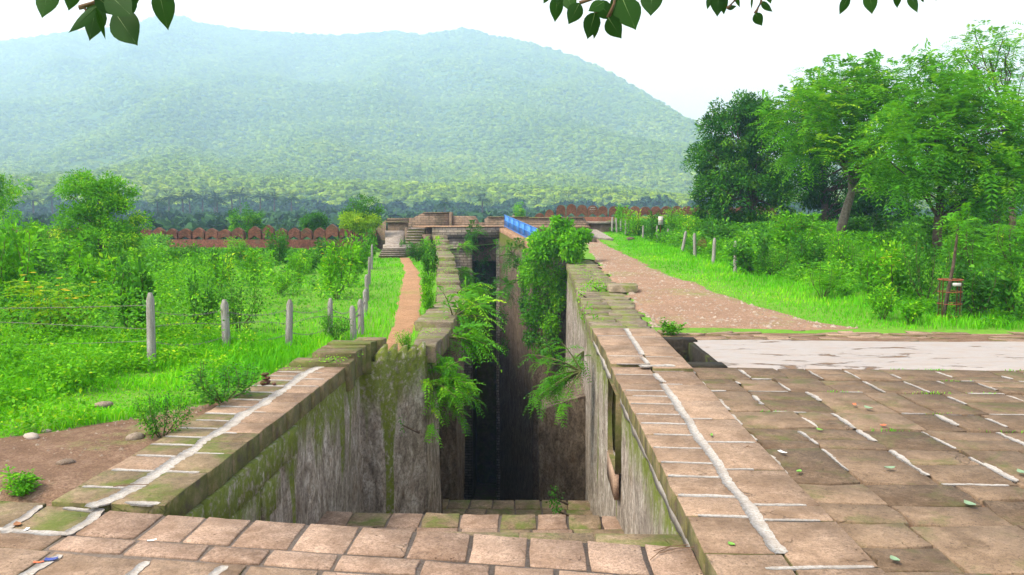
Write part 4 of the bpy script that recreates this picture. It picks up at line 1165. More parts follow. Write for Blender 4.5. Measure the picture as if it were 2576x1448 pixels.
def grow_tree(name, label, base, trunk, ells, nclump, mode, leafmat, bark, r0, leaf=(.12, .06), per=90, cr=.5, tint=(.35, .2), nbr=22, group=None, bands=False, extra=None):
    tr = empty(name, label, 'tree', base)
    trunk = np.array(trunk, float)
    m = MB(); n = len(trunk)
    tt = np.linspace(0, 1, 10); Lc = np.linspace(0, 1, n)
    TP = np.stack([np.interp(tt, Lc, trunk[:, k]) for k in range(3)], 1)
    TP[1:-1] += rng.normal(0, .03, (8, 3)) * [1, 1, 0]
    rad = r0 * (1 - .72 * tt); rad[0] *= 1.25
    m.tube(TP, rad, 9)
    C, Dn = crown_points(ells, nclump)
    idx = rng.choice(nclump, min(nbr, nclump), replace=False)
    for i in idx:
        c = C[i]; h = np.clip(rng.uniform(.35, .95), 0, 1)
        k = np.argmin(np.abs(tt - h)); a = TP[k]
        if c[2] < a[2] - .5: a = TP[max(2, k - 4)]
        u_ = np.linspace(0, 1, 6)[:, None]
        P = a + (c - a) * u_; P[:, 2] += np.sin(u_[:, 0] * math.pi) * .12 * np.linalg.norm(c - a) * (1 if rng.random() < .7 else -.4)
        P[1:-1] += rng.normal(0, .06, (4, 3)) * np.linalg.norm(c - a) * .35
        m.tube(P, np.linspace(rad[k] * .5, .02, 6), 5, False)
    m.build('trunk', bark, tr, smooth=True)
    f = Foliage(); cen = np.mean(np.array(ells)[:, :3], 0)
    for c, d in zip(C, Dn):
        tb = rng.normal(tint[0], tint[1])
        if mode == 'broad':
            q = int(per * rng.uniform(.6, 1.3))
            off = rdir(q) * (rng.uniform(.1, 1, q) ** .5)[:, None] * cr * rng.uniform(.7, 1.3) * [1, 1, .8]
            out = unit(off + d * cr * .8)
            f.add(c + off, unit(out + rng.normal(0, .5, (q, 3)) - [0, 0, .35]), out + [0, 0, .8] + rng.normal(0, .5, (q, 3)), leaf[0] * rng.uniform(.7, 1.3, q), leaf[1] * rng.uniform(.8, 1.2, q), np.clip(tb + rng.normal(0, .13, q), 0, 1))
        else:
            q = int(per * rng.uniform(.6, 1.3))
            out = unit(d * [1, 1, .6] + rng.normal(0, .65, (q, 3)) + [0, 0, .25])
            f.fronds(c + rng.normal(0, cr * .5, (q, 3)), out, leaf[0] * rng.uniform(.7, 1.3, q), 6, .45, leaf[1], .36, tb, .1)
    o = obj('crown', f.mesh(name + '_crown', leafmat), tr)
    if bands:
        for nm, a, b, mt in (('red_band', 0, .035, M['redband']), ('white_band', .035, .13, M['lime'])):
            mm = MB(); t2 = np.linspace(a, b, 4); PP = np.stack([np.interp(t2, tt, TP[:, k]) for k in range(3)], 1)
            mm.tube(PP, np.interp(t2, tt, rad) + .012, 9, False); mm.build(nm, mt, tr, smooth=True)
    return tr

def near(px, py, Y): return UD(px, py, Y)
def ell(base, px, py, Y, rx, ry, rz):
    p = UD(px, py, Y) - base; return (p.x, p.y, p.z, rx, ry, rz)
def S(px, Y): return px * Y / 2006.0

# ---- trees on the right
b = Vector((14.2, 55, 1.4))
E = [ell(b, 1860, 330, 55, S(95, 55), 2.4, S(85, 55)), ell(b, 1830, 420, 55, S(92, 55), 2.4, S(95, 55)), ell(b, 1885, 500, 54, S(125, 55), 2.6, S(80, 55)), ell(b, 1790, 480, 55, S(55, 55), 1.5, S(70, 55)), ell(b, 1940, 400, 55, S(80, 55), 2.2, S(110, 55)), ell(b, 1840, 285, 55, S(55, 55), 1.4, S(45, 55)), ell(b, 1900, 290, 55, S(50, 55), 1.4, S(42, 55))]
grow_tree('dense_tree', 'dense dark green round tree at the left end of the right tree group', b, [(0.6, 0, -.5), (.5, 0, 1.5), (.2, .2, 4), (0, 0, 7.5)], E, 420, 'broad', M['lf_dark'], M['bark'], .3, (.22, .1), 120, .62, (.5, .26), 26)
b = Vector((20.5, 58, 1.5))
E = [ell(b, 2090, 330, 58, S(110, 58), 2.6, S(90, 58)), ell(b, 2030, 280, 58, S(60, 58), 1.8, S(55, 58)), ell(b, 2120, 450, 58, S(125, 58), 2.6, S(90, 58)), ell(b, 2220, 480, 58, S(90, 58), 2.2, S(80, 58)), ell(b, 2010, 440, 58, S(60, 58), 2, S(80, 58))]
grow_tree('dense_tree', 'dark tree with deep shade standing behind the pale-trunked tree', b, [(0, 0, -.5), (.1, 0, 2), (0, .2, 5), (0, 0, 8)], E, 330, 'broad', M['lf_dark'], M['bark'], .32, (.22, .1), 110, .62, (.3, .18), 22)
b = UD(2108, 622, 40)
E = [ell(b, 2120, 210, 40, S(95, 40), 2, S(35, 40)), ell(b, 2250, 190, 40, S(100, 40), 2, S(40, 40)), ell(b, 2040, 290, 39, S(110, 40), 2, S(70, 40)), ell(b, 2180, 320, 39, S(130, 40), 2.2, S(75, 40)), ell(b, 2035, 375, 38, S(75, 40), 1.8, S(45, 40)), ell(b, 2260, 390, 38, S(110, 40), 1.8, S(75, 40)), ell(b, 2150, 250, 40, S(120, 40), 2, S(50, 40))]
tk = [np.array(UD(px, py, 40) - b) for px, py in ((2106, 625), (2116, 585), (2132, 520), (2146, 465), (2140, 400), (2150, 320), (2170, 230))]
tr = grow_tree('feathery_tree', 'feathery tree with a pale leaning trunk and white-washed base', b, tk, E, 400, 'feather', M['lf_feather'], M['bark_pale'], .27, (.75, .3), 8, .5, (.5, .24), 30, bands=True)
for pts_, rr_ in ((((2140, 490), (2165, 478), (2195, 455), (2225, 415)), [.15, .12, .1, .06]), (((2146, 440), (2120, 405), (2090, 375)), [.12, .09, .05])):
    m = MB(); m.tube([np.array(UD(px, py, 40) - b) for px, py in pts_], rr_, 7); m.build('limb', M['bark_pale'], tr, smooth=True)
b = UD(2362, 640, 33)
E = [ell(b, 2400, 320, 33, S(150, 33), 2.0, S(90, 33)), ell(b, 2280, 370, 32, S(110, 33), 1.8, S(80, 33)), ell(b, 2500, 360, 33, S(120, 33), 2.0, S(90, 33)), ell(b, 2330, 270, 33, S(100, 33), 1.6, S(60, 33)), ell(b, 2470, 450, 32, S(110, 33), 1.8, S(60, 33)), ell(b, 2270, 450, 32, S(70, 33), 1.4, S(45, 33)), ell(b, 2560, 450, 32, S(90, 33), 1.8, S(80, 33)), ell(b, 2440, 240, 33, S(90, 33), 1.5, S(45, 33))]
tk = [np.array(UD(px, py, 33) - b) for px, py in ((2362, 645), (2360, 560), (2364, 480), (2372, 420), (2385, 340), (2400, 260))]
grow_tree('feathery_tree', 'largest feathery tree with a dark straight trunk on the far right', b, tk, E, 430, 'feather', M['lf_feather'], M['bark'], .2, (.7, .3), 8, .5, (.55, .24), 34)
b = UD(2540, 640, 38)
E = [ell(b, 2470, 115, 38, S(70, 38), 1.2, S(28, 38)), ell(b, 2540, 135, 38, S(50, 38), 1.2, S(30, 38)), ell(b, 2430, 165, 38, S(50, 38), 1.2, S(25, 38)), ell(b, 2540, 210, 38, S(60, 38), 1.2, S(40, 38)), ell(b, 2440, 220, 38, S(55, 38), 1.2, S(22, 38))]
tk = [np.array(UD(px, py, 38) - b) for px, py in ((2545, 640), (2550, 480), (2540, 330), (2510, 240), (2490, 150))]
tr = grow_tree('sparse_tree', 'tall sparse tree with open crown at the top right', b, tk, E, 105, 'feather', M['lf_feather'], M['bark'], .16, (.55, .27), 6, .42, (.6, .18), 14)
b = UD(2500, 620, 46)
E = [ell(b, 2500, 500, 46, S(110, 46), 2.0, S(70, 46)), ell(b, 2560, 420, 46, S(100, 46), 2.0, S(90, 46)), ell(b, 2420, 520, 47, S(70, 46), 2.0, S(50, 46))]
grow_tree('twin_trunk_tree', 'darker tree behind the largest feathery tree at the right edge', b, [(0, 0, -.5), (.1, 0, 1.5), (.2, 0, 4), (0, 0, 6)], E, 110, 'broad', M['lf_mid'], M['bark'], .22, (.2, .08), 80, .6, (.25, .15), 14)

# ---- trees on the left
b = UD(255, 700, 35)
E = [ell(b, 235, 500, 35, S(85, 35), 1.5, S(60, 35)), ell(b, 300, 560, 35, S(60, 35), 1.4, S(75, 35)), ell(b, 200, 570, 35, S(50, 35), 1.4, S(70, 35)), ell(b, 250, 620, 34, S(95, 35), 1.6, S(60, 35)), ell(b, 215, 465, 35, S(45, 35), .9, S(28, 35)), ell(b, 290, 480, 35, S(40, 35), .9, S(30, 35))]
grow_tree('bushy_tree', 'tall bright creeper-clad bushy tree in the left field', b, [(0, 0, -.4), (0, 0, 1.5), (.1, 0, 3), (0, 0, 4)], E, 260, 'broad', M['lf_bright'], M['bark'], .14, (.12, .065), 100, .36, (.36, .22), 14)
b = UD(-20, 640, 38)
E = [ell(b, 10, 480, 38, S(55, 38), 1.2, S(38, 38)), ell(b, -60, 470, 38, S(90, 38), 1.6, S(60, 38)), ell(b, -40, 560, 38, S(90, 38), 1.6, S(60, 38)), ell(b, 40, 590, 37, S(70, 38), 1.2, S(50, 38)), ell(b, 110, 600, 37, S(60, 38), 1.2, S(40, 38))]
grow_tree('leafy_tree', 'leafy tree cut off by the left edge of the picture', b, [(0, 0, -.4), (0, 0, 2), (.1, 0, 4)], E, 130, 'broad', M['lf_bright'], M['bark'], .14, (.13, .06), 90, .36, (.5, .2), 12)
for px, py, Y, rx, rz, mt, lb, tn in ((617, 553, 66, 48, 42, 'lf_mid', 'bright rounded tree rising behind the left merlons', .6), (790, 560, 66, 30, 26, 'lf_mid', 'small round tree behind the left merlons', .45), (912, 530, 60, 50, 34, 'lf_mid', 'loose pale-topped tree at the right end of the left merlons', .55), (900, 556, 58.5, 48, 22, 'lf_yellow', 'yellow-green dome shaped shrub tree beside the terrace ramp', .35), (1305, 532, 120, 14, 24, 'lf_bright', 'small pale conical tree beyond the terrace parapet', .5)):
    b = UD(px, py, Y); b.z = float(gz(b.x, b.y)) - .1
    zc_ = UD(px, py, Y).z - b.z
    e0 = (0, 0, zc_, S(rx, Y), S(rx, Y) * .8, S(rz, Y)); e1 = (S(rx, Y) * .3, 0, zc_ - S(rz, Y) * .5, S(rx, Y) * .75, S(rx, Y) * .7, S(rz, Y) * .7); e2 = (-S(rx, Y) * .3, 0, zc_ - S(rz, Y) * .3, S(rx, Y) * .6, S(rx, Y) * .5, S(rz, Y) * .7)
    grow_tree('field_tree', lb, b, [(0, 0, -.3), (.05, 0, zc_ * .4), (0, 0, zc_)], [e0, e1, e2], 70, 'broad', M[mt], M['bark'], .1, (.16, .085), 70, .36, (tn, .2), 8)

# ------------------------------------------------------------------ far woods (uncountable masses)
def crown_proto(name, n, mat, lean):
    f = Foliage(); d = rdir(n); d[:, 2] = np.where(d[:, 2] < -.35, -d[:, 2], d[:, 2])
    lump = 1 + .22 * fbm(d[:, 0] * 2.2 + lean, d[:, 1] * 2.2, d[:, 2] * 2.2, 3, 81)
    P = d * [1, 1, .85] * (lump * rng.uniform(.82, 1.02, n))[:, None]
    f.add(P, unit(rng.normal(0, 1, (n, 3)) + d * .4), d + rng.normal(0, .45, (n, 3)), rng.uniform(.25, .45, n), rng.uniform(.2, .34, n), rng.normal(.5, .18, n))
    P2 = rdir(60); f.add(P2 * .6, np.cross(P2, [.3, .5, .8]), P2, .9, .9, .3)
    return bpy.data.objects.new(name, f.mesh(name, mat))

def far_leaf(name, a, b, c):
    t = NT(name); at = t.n('ShaderNodeAttribute', attribute_name='tint'); oi = t.n('ShaderNodeObjectInfo')
    ge = t.n('ShaderNodeNewGeometry')
    big = t.noise(ge.outputs['Position'], .006, 4, .6)
    f = t.math('ADD', t.math('MULTIPLY', at.outputs['Fac'], .3), t.math('MULTIPLY', oi.outputs['Random'], .4))
    f = t.math('ADD', f, t.math('MULTIPLY_ADD', big, 1.1, -.4), clamp=True)
    return t.done(t.principled(t.ramp(f, [(.1, a), (.5, b), (.9, c)]), .8, None, .15))
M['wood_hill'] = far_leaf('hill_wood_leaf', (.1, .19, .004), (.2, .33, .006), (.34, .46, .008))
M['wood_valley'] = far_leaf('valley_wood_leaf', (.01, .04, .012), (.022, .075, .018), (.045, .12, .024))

def wood(name, P, sc, protos):
    me = bpy.data.meshes.new(name); me.vertices.add(len(P)); me.vertices.foreach_set('co', np.asarray(P, np.float32).ravel())
    a = me.attributes.new('scl', 'FLOAT_VECTOR', 'POINT'); a.data.foreach_set('vector', np.asarray(sc, np.float32).ravel())
    a = me.attributes.new('rot', 'FLOAT_VECTOR', 'POINT'); r = np.zeros((len(P), 3), np.float32); r[:, 2] = rng.uniform(0, 6.28, len(P)); r[:, :2] = rng.normal(0, .12, (len(P), 2)); a.data.foreach_set('vector', r.ravel())
    a = me.attributes.new('pick', 'INT', 'POINT'); a.data.foreach_set('value', rng.integers(0, len(protos), len(P)).astype(np.int32))
    o = obj(name, me, kind='stuff')
    g = bpy.data.node_groups.new(name, 'GeometryNodeTree')
    g.interface.new_socket('Geometry', in_out='INPUT', socket_type='NodeSocketGeometry'); g.interface.new_socket('Geometry', in_out='OUTPUT', socket_type='NodeSocketGeometry')
    N = g.nodes; gi = N.new('NodeGroupInput'); go = N.new('NodeGroupOutput'); ip = N.new('GeometryNodeInstanceOnPoints'); jn = N.new('GeometryNodeJoinGeometry')
    for pr in protos:
        oi = N.new('GeometryNodeObjectInfo'); oi.inputs['Object'].default_value = pr; oi.inputs['As Instance'].default_value = True
        g.links.new(oi.outputs['Geometry'], jn.inputs[0])
    def attr(nm, ty):
        na_ = N.new('GeometryNodeInputNamedAttribute'); na_.data_type = ty; na_.inputs['Name'].default_value = nm; return na_.outputs[0]
    g.links.new(gi.outputs[0], ip.inputs['Points']); g.links.new(jn.outputs[0], ip.inputs['Instance'])
    ip.inputs['Pick Instance'].default_value = True
    g.links.new(attr('pick', 'INT'), ip.inputs['Instance Index']); g.links.new(attr('scl', 'FLOAT_VECTOR'), ip.inputs['Scale'])
    g.links.new(attr('rot', 'FLOAT_VECTOR'), ip.inputs['Rotation'])
    g.links.new(ip.outputs[0], go.inputs[0])
    o.modifiers.new('scatter', 'NODES').node_group = g
    return o
PH = [crown_proto('hill_crown', 110, M['wood_hill'], k * 3.3) for k in range(3)]
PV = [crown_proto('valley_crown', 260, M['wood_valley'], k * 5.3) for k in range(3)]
# hill wood: spread over the slope
n = 85000
ia = rng.uniform(60, 360, n); it = rng.uniform(0, 1, n)
it = it ** .8
i0 = ia.astype(int); fa = ia - i0
jt = it * (nr - 30 - 1) * .999; j0 = jt.astype(int); fj = jt - j0
def bil(A): return (A[i0, j0] * (1 - fa) * (1 - fj) + A[i0 + 1, j0] * fa * (1 - fj) + A[i0, j0 + 1] * (1 - fa) * fj + A[i0 + 1, j0 + 1] * fa * fj)
P = np.stack([bil(Xh), bil(Yh), bil(Zh)], 1)
keep = vnoise(P[:, 0] / 30, P[:, 1] / 30, seed=88) > -.85
P = P[keep]; k = len(P)
s_ = rng.uniform(1.2, 2.3, k) * rng.choice([1, 1, 1, 1.5], k); s_ = s_ * (1 + np.linalg.norm(P[:, :2], axis=1) / 1900.)
sc = np.stack([s_ * 1.15, s_ * 1.15, s_ * rng.uniform(.6, .95, k)], 1)
P[:, 2] += s_ * .25
o = wood('hill_wood', P, sc, PH); o['label'] = 'green forest covering the hill behind the fort'
# valley wood between fort and hill
n = 2600
Y = rng.uniform(125, 440, n); X = rng.uniform(-1, 1, n) * (60 + Y * .95)
Z = gz(X, Y)
s_ = rng.uniform(4.2, 7.0, n); hgt = rng.uniform(4.5, 9.5, n) * np.interp(Y, [125, 250, 440], [.35, .8, 1.0])
P = np.stack([X, Y, Z + hgt * .75], 1)
# trees close to the fort stay low
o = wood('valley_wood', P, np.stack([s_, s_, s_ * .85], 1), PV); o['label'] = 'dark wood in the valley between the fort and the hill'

# palms standing out of the valley wood
f = Foliage(); m = MB(); m.tube([(0, 0, -8), (.1, 0, -3), (0, .1, 0)], [.28, .22, .2], 6)
kf = 30; d = rdir(kf); d[:, 2] = np.abs(d[:, 2]) * 1.1 - .45; d = unit(d)
for q in range(kf):
    u_ = np.linspace(.15, 1, 7); C = d[q] * (2.6 * u_)[:, None] - np.array([0, 0, 1.]) * (1.1 * u_ ** 2)[:, None]
    sd_ = unit(np.cross(d[q], [0, 0, 1.]))
    for sg in (-1, 1):
        f.add(C, unit(d[q] * .7 + sd_ * sg - [0, 0, .35]) * np.ones((7, 1)), np.tile([0, 0, 1.], (7, 1)), .95, .2, rng.normal(.5, .15, 7))
pal_l, pal_t = f.mesh('palm_fronds', M['wood_valley']), m.mesh('palm_trunk', M['bark'])
ORD = ['first', 'second', 'third', 'fourth', 'fifth', 'sixth', 'seventh', 'eighth', 'ninth', 'tenth', 'eleventh', 'twelfth', 'thirteenth', 'fourteenth', 'fifteenth', 'sixteenth', 'seventeenth']
pp = [(82, 503, 330), (396, 508, 260), (424, 497, 330), (406, 534, 230), (458, 498, 320), (476, 492, 340), (510, 500, 330), (540, 496, 350), (582, 492, 350), (604, 489, 360), (690, 497, 330), (732, 500, 310), (545, 505, 300), (1119, 512, 280), (1214, 502, 330), (655, 494, 340), (130, 497, 340)]
pp.sort()
proto = None
for k, (px, py, Y) in enumerate(pp):
    lb = ORD[k] + ' distant palm from the left rising out of the valley wood'
    p = UD(px, py, Y)
    if proto is None:
        proto = empty('palm_tree', lb, 'palm tree', p, 0, 'palms in the valley wood', 1.6)
        obj('trunk', pal_t, proto); obj('crown', pal_l, proto)
    else:
        copy_thing(proto, p, k * 1.3, random.uniform(1.3, 1.8) * Y / 320, lb, 'palms in the valley wood', 'palm_tree')

# ------------------------------------------------------------------ haze in the valley air
t = NT('valley_haze')
pv = t.n('ShaderNodeVolumePrincipled'); pv.inputs['Density'].default_value = .00056
pv.inputs['Color'].default_value = (.43, .64, 1.0, 1)
pv.inputs['Absorption Color'].default_value = (.35, .35, .35, 1)
pv.inputs['Anisotropy'].default_value = .2
t.l(pv.outputs[0], t.out.inputs['Volume']); M['haze'] = t.m
m = MB(); m.box((-6200, -300, -26), (6200, 6300, 800)); m.build('haze', M['haze'], kind='stuff')
# ------------------------------------------------------------------ shrubs
def shrub_proto(name, kind, mat, seed, cat='shrub'):
    """unit shrub about 1 m high; returns (foliage mesh, stem mesh, flower mesh or None)"""
    f = Foliage(); m = MB(); fl = None
    ns = {'broad': 11, 'feather': 9, 'weed': 8, 'fine': 12}[kind]
    for k in range(ns):
        a = rng.uniform(0, 6.28); lean = rng.uniform(.05, .55) if kind != 'weed' else rng.uniform(.03, .32)
        h = rng.uniform(.6, 1.0)
        top_ = np.array([math.cos(a) * lean, math.sin(a) * lean, h])
        u_ = np.linspace(0, 1, 7)[:, None]
        P = top_ * u_ * np.array([1, 1, 1]) + np.array([math.cos(a), math.sin(a), 0]) * .12 * np.sin(u_ * 3.1) + rng.normal(0, .015, (7, 3)) * u_
        P[0] = [0.02 * math.cos(a), .02 * math.sin(a), -.08]
        m.tube(P, np.linspace(.012, .004, 7), 4, False)
        if kind in ('broad', 'weed', 'fine'):
            q = {'broad': 95, 'weed': 62, 'fine': 130}[kind]; L = {'broad': .11, 'weed': .13, 'fine': .065}[kind]
            t_ = rng.uniform(.15, 1.05, q) ** .8; C = np.stack([np.interp(t_, u_[:, 0], P[:, j]) for j in range(3)], 1)
            sp = {'broad': .17, 'weed': .11, 'fine': .18}[kind]
            off = rdir(q) * rng.uniform(.2, 1, q)[:, None] * sp
            C = C + off; C[:, 2] = np.maximum(C[:, 2], .03)
            D = unit(off / sp + rng.normal(0, .5, (q, 3)) + [math.cos(a) * .3, math.sin(a) * .3, .1])
            tb = rng.normal(.5, .16)
            f.add(C, D, np.array([0, 0, 1.]) + rng.normal(0, .5, (q, 3)) + D * [1, 1, 0] * .4, L * rng.uniform(.6, 1.25, q), L * rng.uniform(.38, .6, q), np.clip(tb + rng.normal(0, .15, q), 0, 1))
        else:
            q = 12; t_ = rng.uniform(.25, 1, q); C = np.stack([np.interp(t_, u_[:, 0], P[:, j]) for j in range(3)], 1)
            b_ = rng.uniform(0, 6.28, q); D = np.stack([np.cos(b_), np.sin(b_), rng.uniform(-.1, .7, q)], 1)
            f.fronds(C, D, rng.uniform(.25, .42, q), 7, .4, .3, .3, rng.normal(.5, .12), .12)
    return f.mesh(name, mat), m.mesh(name + '_stem', M['stem'])
def flower_mesh(n=16):
    f = Foliage()
    for k in range(n):
        c = np.array([rng.normal(0, .3), rng.normal(0, .3), rng.uniform(.6, 1.05)])
        a = np.arange(5) * 1.257; D = np.stack([np.cos(a), np.sin(a), np.full(5, .3)], 1)
        f.add(np.tile(c, (5, 1)), D, np.tile([0, 0, 1.], (5, 1)), .05, .045, .5)
    return f.mesh('yellow_flowers', M['flower'])
SP = {}
for nm, kd, mt in (('broad_bright', 'broad', 'lf_bright'), ('broad_mid', 'broad', 'lf_mid'), ('broad_mid2', 'broad', 'lf_mid'), ('broad_bright2', 'broad', 'lf_bright'), ('feather', 'feather', 'lf_feather'), ('feather_bright', 'feather', 'lf_bright'),
                   ('weed', 'weed', 'lf_bright'), ('weed_mid', 'weed', 'lf_mid'), ('fine', 'fine', 'lf_mid'), ('fine_bright', 'fine', 'lf_bright'), ('yellow', 'feather', 'lf_yellow'), ('rust', 'fine', 'lf_rust')):
    SP[nm] = shrub_proto('foliage_' + nm, kd, M[mt], 0)
FL = flower_mesh()
def shrub(kind, px, py, Y, w, h, label, flowers=False, name='shrub', cat='shrub', z=None, group=None):
    """px,py: foot of the plant; w,h in picture units"""
    p = UD(px, py, Y)
    if z is None: p.z = float(gz(p.x, p.y))
    s_w, s_h = S(w, Y) / 1.15, S(h, Y)
    o = empty(name, label, cat, p, random.uniform(0, 6.28), group, (s_w, s_w, s_h))
    a, b_ = SP[kind]; obj('foliage', a, o); obj('stem', b_, o)
    if flowers: obj('flower_cluster', FL, o, kind='stuff')
    return o
# left field (foot position, depth, width and height read off the photograph)
LS = [('weed_mid', 330, 880, 16.6, 170, 240, 'tall broad-leaved sapling just left of the nearest fence post', False),
      ('yellow', 140, 860, 17.0, 230, 170, 'yellow-green feathery shrub with a few orange flowers at the left edge', True),
      ('broad_mid', 508, 880, 17.5, 95, 150, 'dark leafy sapling right behind the second fence post', False),
      ('fine', 603, 860, 18.5, 120, 130, 'thin airy sapling between the second and third fence posts', False),
      ('broad_bright', 40, 860, 20, 190, 230, 'bushy green shrub at the left border behind the yellow one', False),
      ('weed', 235, 790, 22, 190, 170, 'pale leafy weeds behind the nearest fence post', False),
      ('broad_mid2', 90, 740, 27, 190, 130, 'round dark shrub low in the far left field', False),
      ('weed_mid', 300, 760, 25, 120, 150, 'upright bluish shrub below the big bushy tree', False),
      ('broad_bright2', 545, 735, 28, 100, 90, 'bright shrub in the middle of the left field', False),
      ('broad_mid', 555, 715, 31, 80, 90, 'darker shrub behind the bright middle one', False),
      ('broad_bright', 640, 710, 31, 90, 85, 'yellow-flowered shrub in the middle of the lawn', True),
      ('fine_bright', 700, 745, 27, 90, 60, 'low spreading bush on the open lawn', False),
      ('broad_mid2', 700, 658, 44, 75, 85, 'bluish conical shrub in front of the merlons', False),
      ('broad_bright2', 755, 705, 32, 70, 75, 'shrub at the near edge of the far bushes', False),
      ('broad_mid', 770, 680, 37, 80, 60, 'dark bush left of the flowering shrub', False),
      ('broad_bright', 845, 745, 26, 120, 130, 'flowering shrub with yellow blooms by the footpath fence', True),
      ('weed', 880, 700, 30, 95, 120, 'tall leafy shrub beside the footpath fence', False),
      ('broad_bright2', 905, 655, 40, 80, 80, 'leafy shrub at the far end of the footpath fence', False),
      ('weed_mid', 935, 640, 48, 60, 90, 'grey-green sapling at the foot of the ramp', False),
      ('fine', 845, 850, 17.2, 90, 70, 'scrubby plant at the foot of the fourth fence post', False),
      ('broad_bright', 430, 690, 36, 100, 60, 'bush at the near side of the left merlons', False),
      ('broad_mid', 470, 660, 44, 90, 50, 'low bush under the left merlons', False),
      ('fine_bright', 620, 655, 46, 100, 60, 'pale bush under the bright round tree', False),
      ('broad_mid2', 820, 640, 48, 80, 55, 'bush under the right half of the merlons', False),
      ('weed', 500, 700, 34, 80, 80, 'pale weed clump right of the big bushy tree', False),
      ('broad_bright2', 380, 720, 30, 110, 90, 'bright bush at the right foot of the big bushy tree', False),
      ('weed', 30, 700, 32, 170, 140, 'tall green weeds under the tree at the left edge', False),
      ('broad_bright', 170, 705, 31, 140, 110, 'bright bush at the left foot of the big bushy tree', False)]
for a in LS: shrub(*a)
# plants in the bare soil by the left coping
shrub('fine', 408, 1092, 9.4, 150, 130, 'thin twiggy plant growing from the bare soil beside the coping')
shrub('fine', 560, 1010, 11.2, 230, 110, 'low twiggy plant along the outer edge of the left coping')
shrub('broad_bright', 55, 1275, 7.4, 140, 55, 'bright low weed clump at the bottom left by the landing')
# footpath verge
for a in (('broad_bright', 1075, 800, 22, 60, 70, 'weed clump between footpath and second left wall', False), ('weed', 1075, 740, 27, 50, 70, 'leafy weeds right of the footpath bend', False), ('broad_mid', 1080, 690, 36, 60, 70, 'bush hugging the stepped left wall', False),
          ('fine_bright', 1030, 880, 15.9, 70, 50, 'small weed clump at the near end of the footpath', False), ('broad_mid2', 1050, 648, 47, 90, 45, 'dark bush below the upper stair', False), ('broad_bright2', 1080, 640, 50, 60, 50, 'bright bush beside the upper stair', False),
          ('broad_mid', 1012, 612, 54, 26, 38, 'narrow ivy-like bush on the stair side block', False), ('broad_bright', 1075, 612, 56, 40, 30, 'small bright bush on the upper stair', False), ('weed', 1090, 590, 57.5, 60, 22, 'grass tuft under the terrace edge', False)):
    shrub(*a)
# right field
RS = [('broad_mid', 1900, 688, 32, 130, 100, 'round leafy shrub right of the nearest fence post'), ('fine', 1945, 690, 31, 90, 80, 'greyish shrub beside the round leafy one'), ('broad_bright', 1985, 655, 36, 130, 110, 'bright shrub in front of the dark round tree', True),
      ('feather_bright', 2068, 758, 24.5, 110, 95, 'small lime-green umbrella-shaped sapling standing on the verge'), ('broad_mid2', 2040, 690, 31, 110, 90, 'dark shrub behind the lime sapling'), ('fine_bright', 2130, 700, 29, 120, 120, 'tall pale shrub below the white-washed trunk'),
      ('weed', 2190, 740, 25, 120, 130, 'large-leaved pale weeds near the middle of the thicket'), ('broad_bright2', 2250, 745, 24, 140, 130, 'yellow-flowered bush in the right thicket', True), ('fine', 2330, 760, 23, 150, 170, 'tall olive bush behind the tree guard'),
      ('broad_mid', 2460, 800, 20.5, 180, 130, 'dark leafy bush right of the tree guard'), ('weed_mid', 2560, 800, 20, 160, 160, 'tall weeds at the right edge'), ('broad_bright', 2220, 808, 20, 90, 80, 'bright weed clump at the front of the right thicket'),
      ('weed', 2290, 815, 19.3, 110, 70, 'low pale weeds left of the tree guard'), ('feather', 2450, 700, 27, 200, 170, 'feathery bush behind the dark leafy one'), ('feather', 2560, 690, 28, 180, 190, 'feathery bush at the right edge of the thicket'),
      ('broad_mid2', 1650, 600, 58, 60, 70, 'dark bush behind the white sign'), ('broad_bright2', 1590, 590, 62, 60, 60, 'bright bush by the five small posts'), ('broad_bright', 1560, 575, 68, 50, 62, 'tall bright shrub in front of the round merlons'),
      ('broad_bright2', 1740, 605, 54, 90, 60, 'bright bush between the leaning post and the dark tree'), ('broad_mid', 1800, 620, 48, 110, 70, 'bush at the foot of the dark round tree'), ('fine_bright', 1700, 590, 62, 80, 60, 'pale bush under the right merlons'),
      ('rust', 1770, 640, 44, 26, 42, 'small rusty-brown withered shrub by the third right post'), ('rust', 1697, 615, 56, 30, 30, 'grey-brown withered bush by the sign'), ('broad_bright', 2010, 620, 42, 120, 70, 'bright bush left of the white-washed trunk'), ('broad_mid', 2200, 640, 40, 140, 80, 'bush right of the white-washed trunk'),
      ('weed', 1690, 850, 17.6, 100, 40, 'flat weed patch on the road edge beside the coping'), ('broad_mid2', 2390, 640, 36, 160, 90, 'dark bush around the straight trunk'), ('yellow', 1640, 560, 72, 120, 40, 'creeper draped over the right merlons')]
for a in RS:
    fl = len(a) > 7
    shrub(*(a[:7] + (fl,)))

# ------------------------------------------------------------------ undergrowth and grass (uncountable)
def in_strip(X, Y, eL, eR, pad=0.0):
    return (X > xat(eL, Y) - pad) & (X < xat(eR, Y) + pad) & (Y > eL[0][1]) & (Y < eL[-1][1])
def blocked(X, Y, pad=0.0):
    r = in_strip(X, Y, PATH_L, PATH_R, pad) | in_strip(X, Y, ROAD_L, ROAD_R, pad)
    r |= (X > lo_out(Y) - .05) & (X < ro_out(Y) + .05) & (Y < 58.5)
    r |= (X > 1) & (Y < 18.4)
    r |= in_strip(X, Y, dl, dr, 0)
    r |= (Y < 7.2) & (X > -7.2)
    r |= (X > -12.6) & (X < 5.5) & (Y > 53) & (Y < 68)
    r |= (X > -10.3) & (X < -8.3) & (Y > 50)
    return r
def fence_x(Y): return np.interp(Y, [13, 13.6, 14.9, 15.7, 17.2, 20.6, 25, 31, 41, 52], [-30, -6.6, -5.8, -4.95, -4.5, -4.45, -5.3, -6.55, -8.5, -10.5])

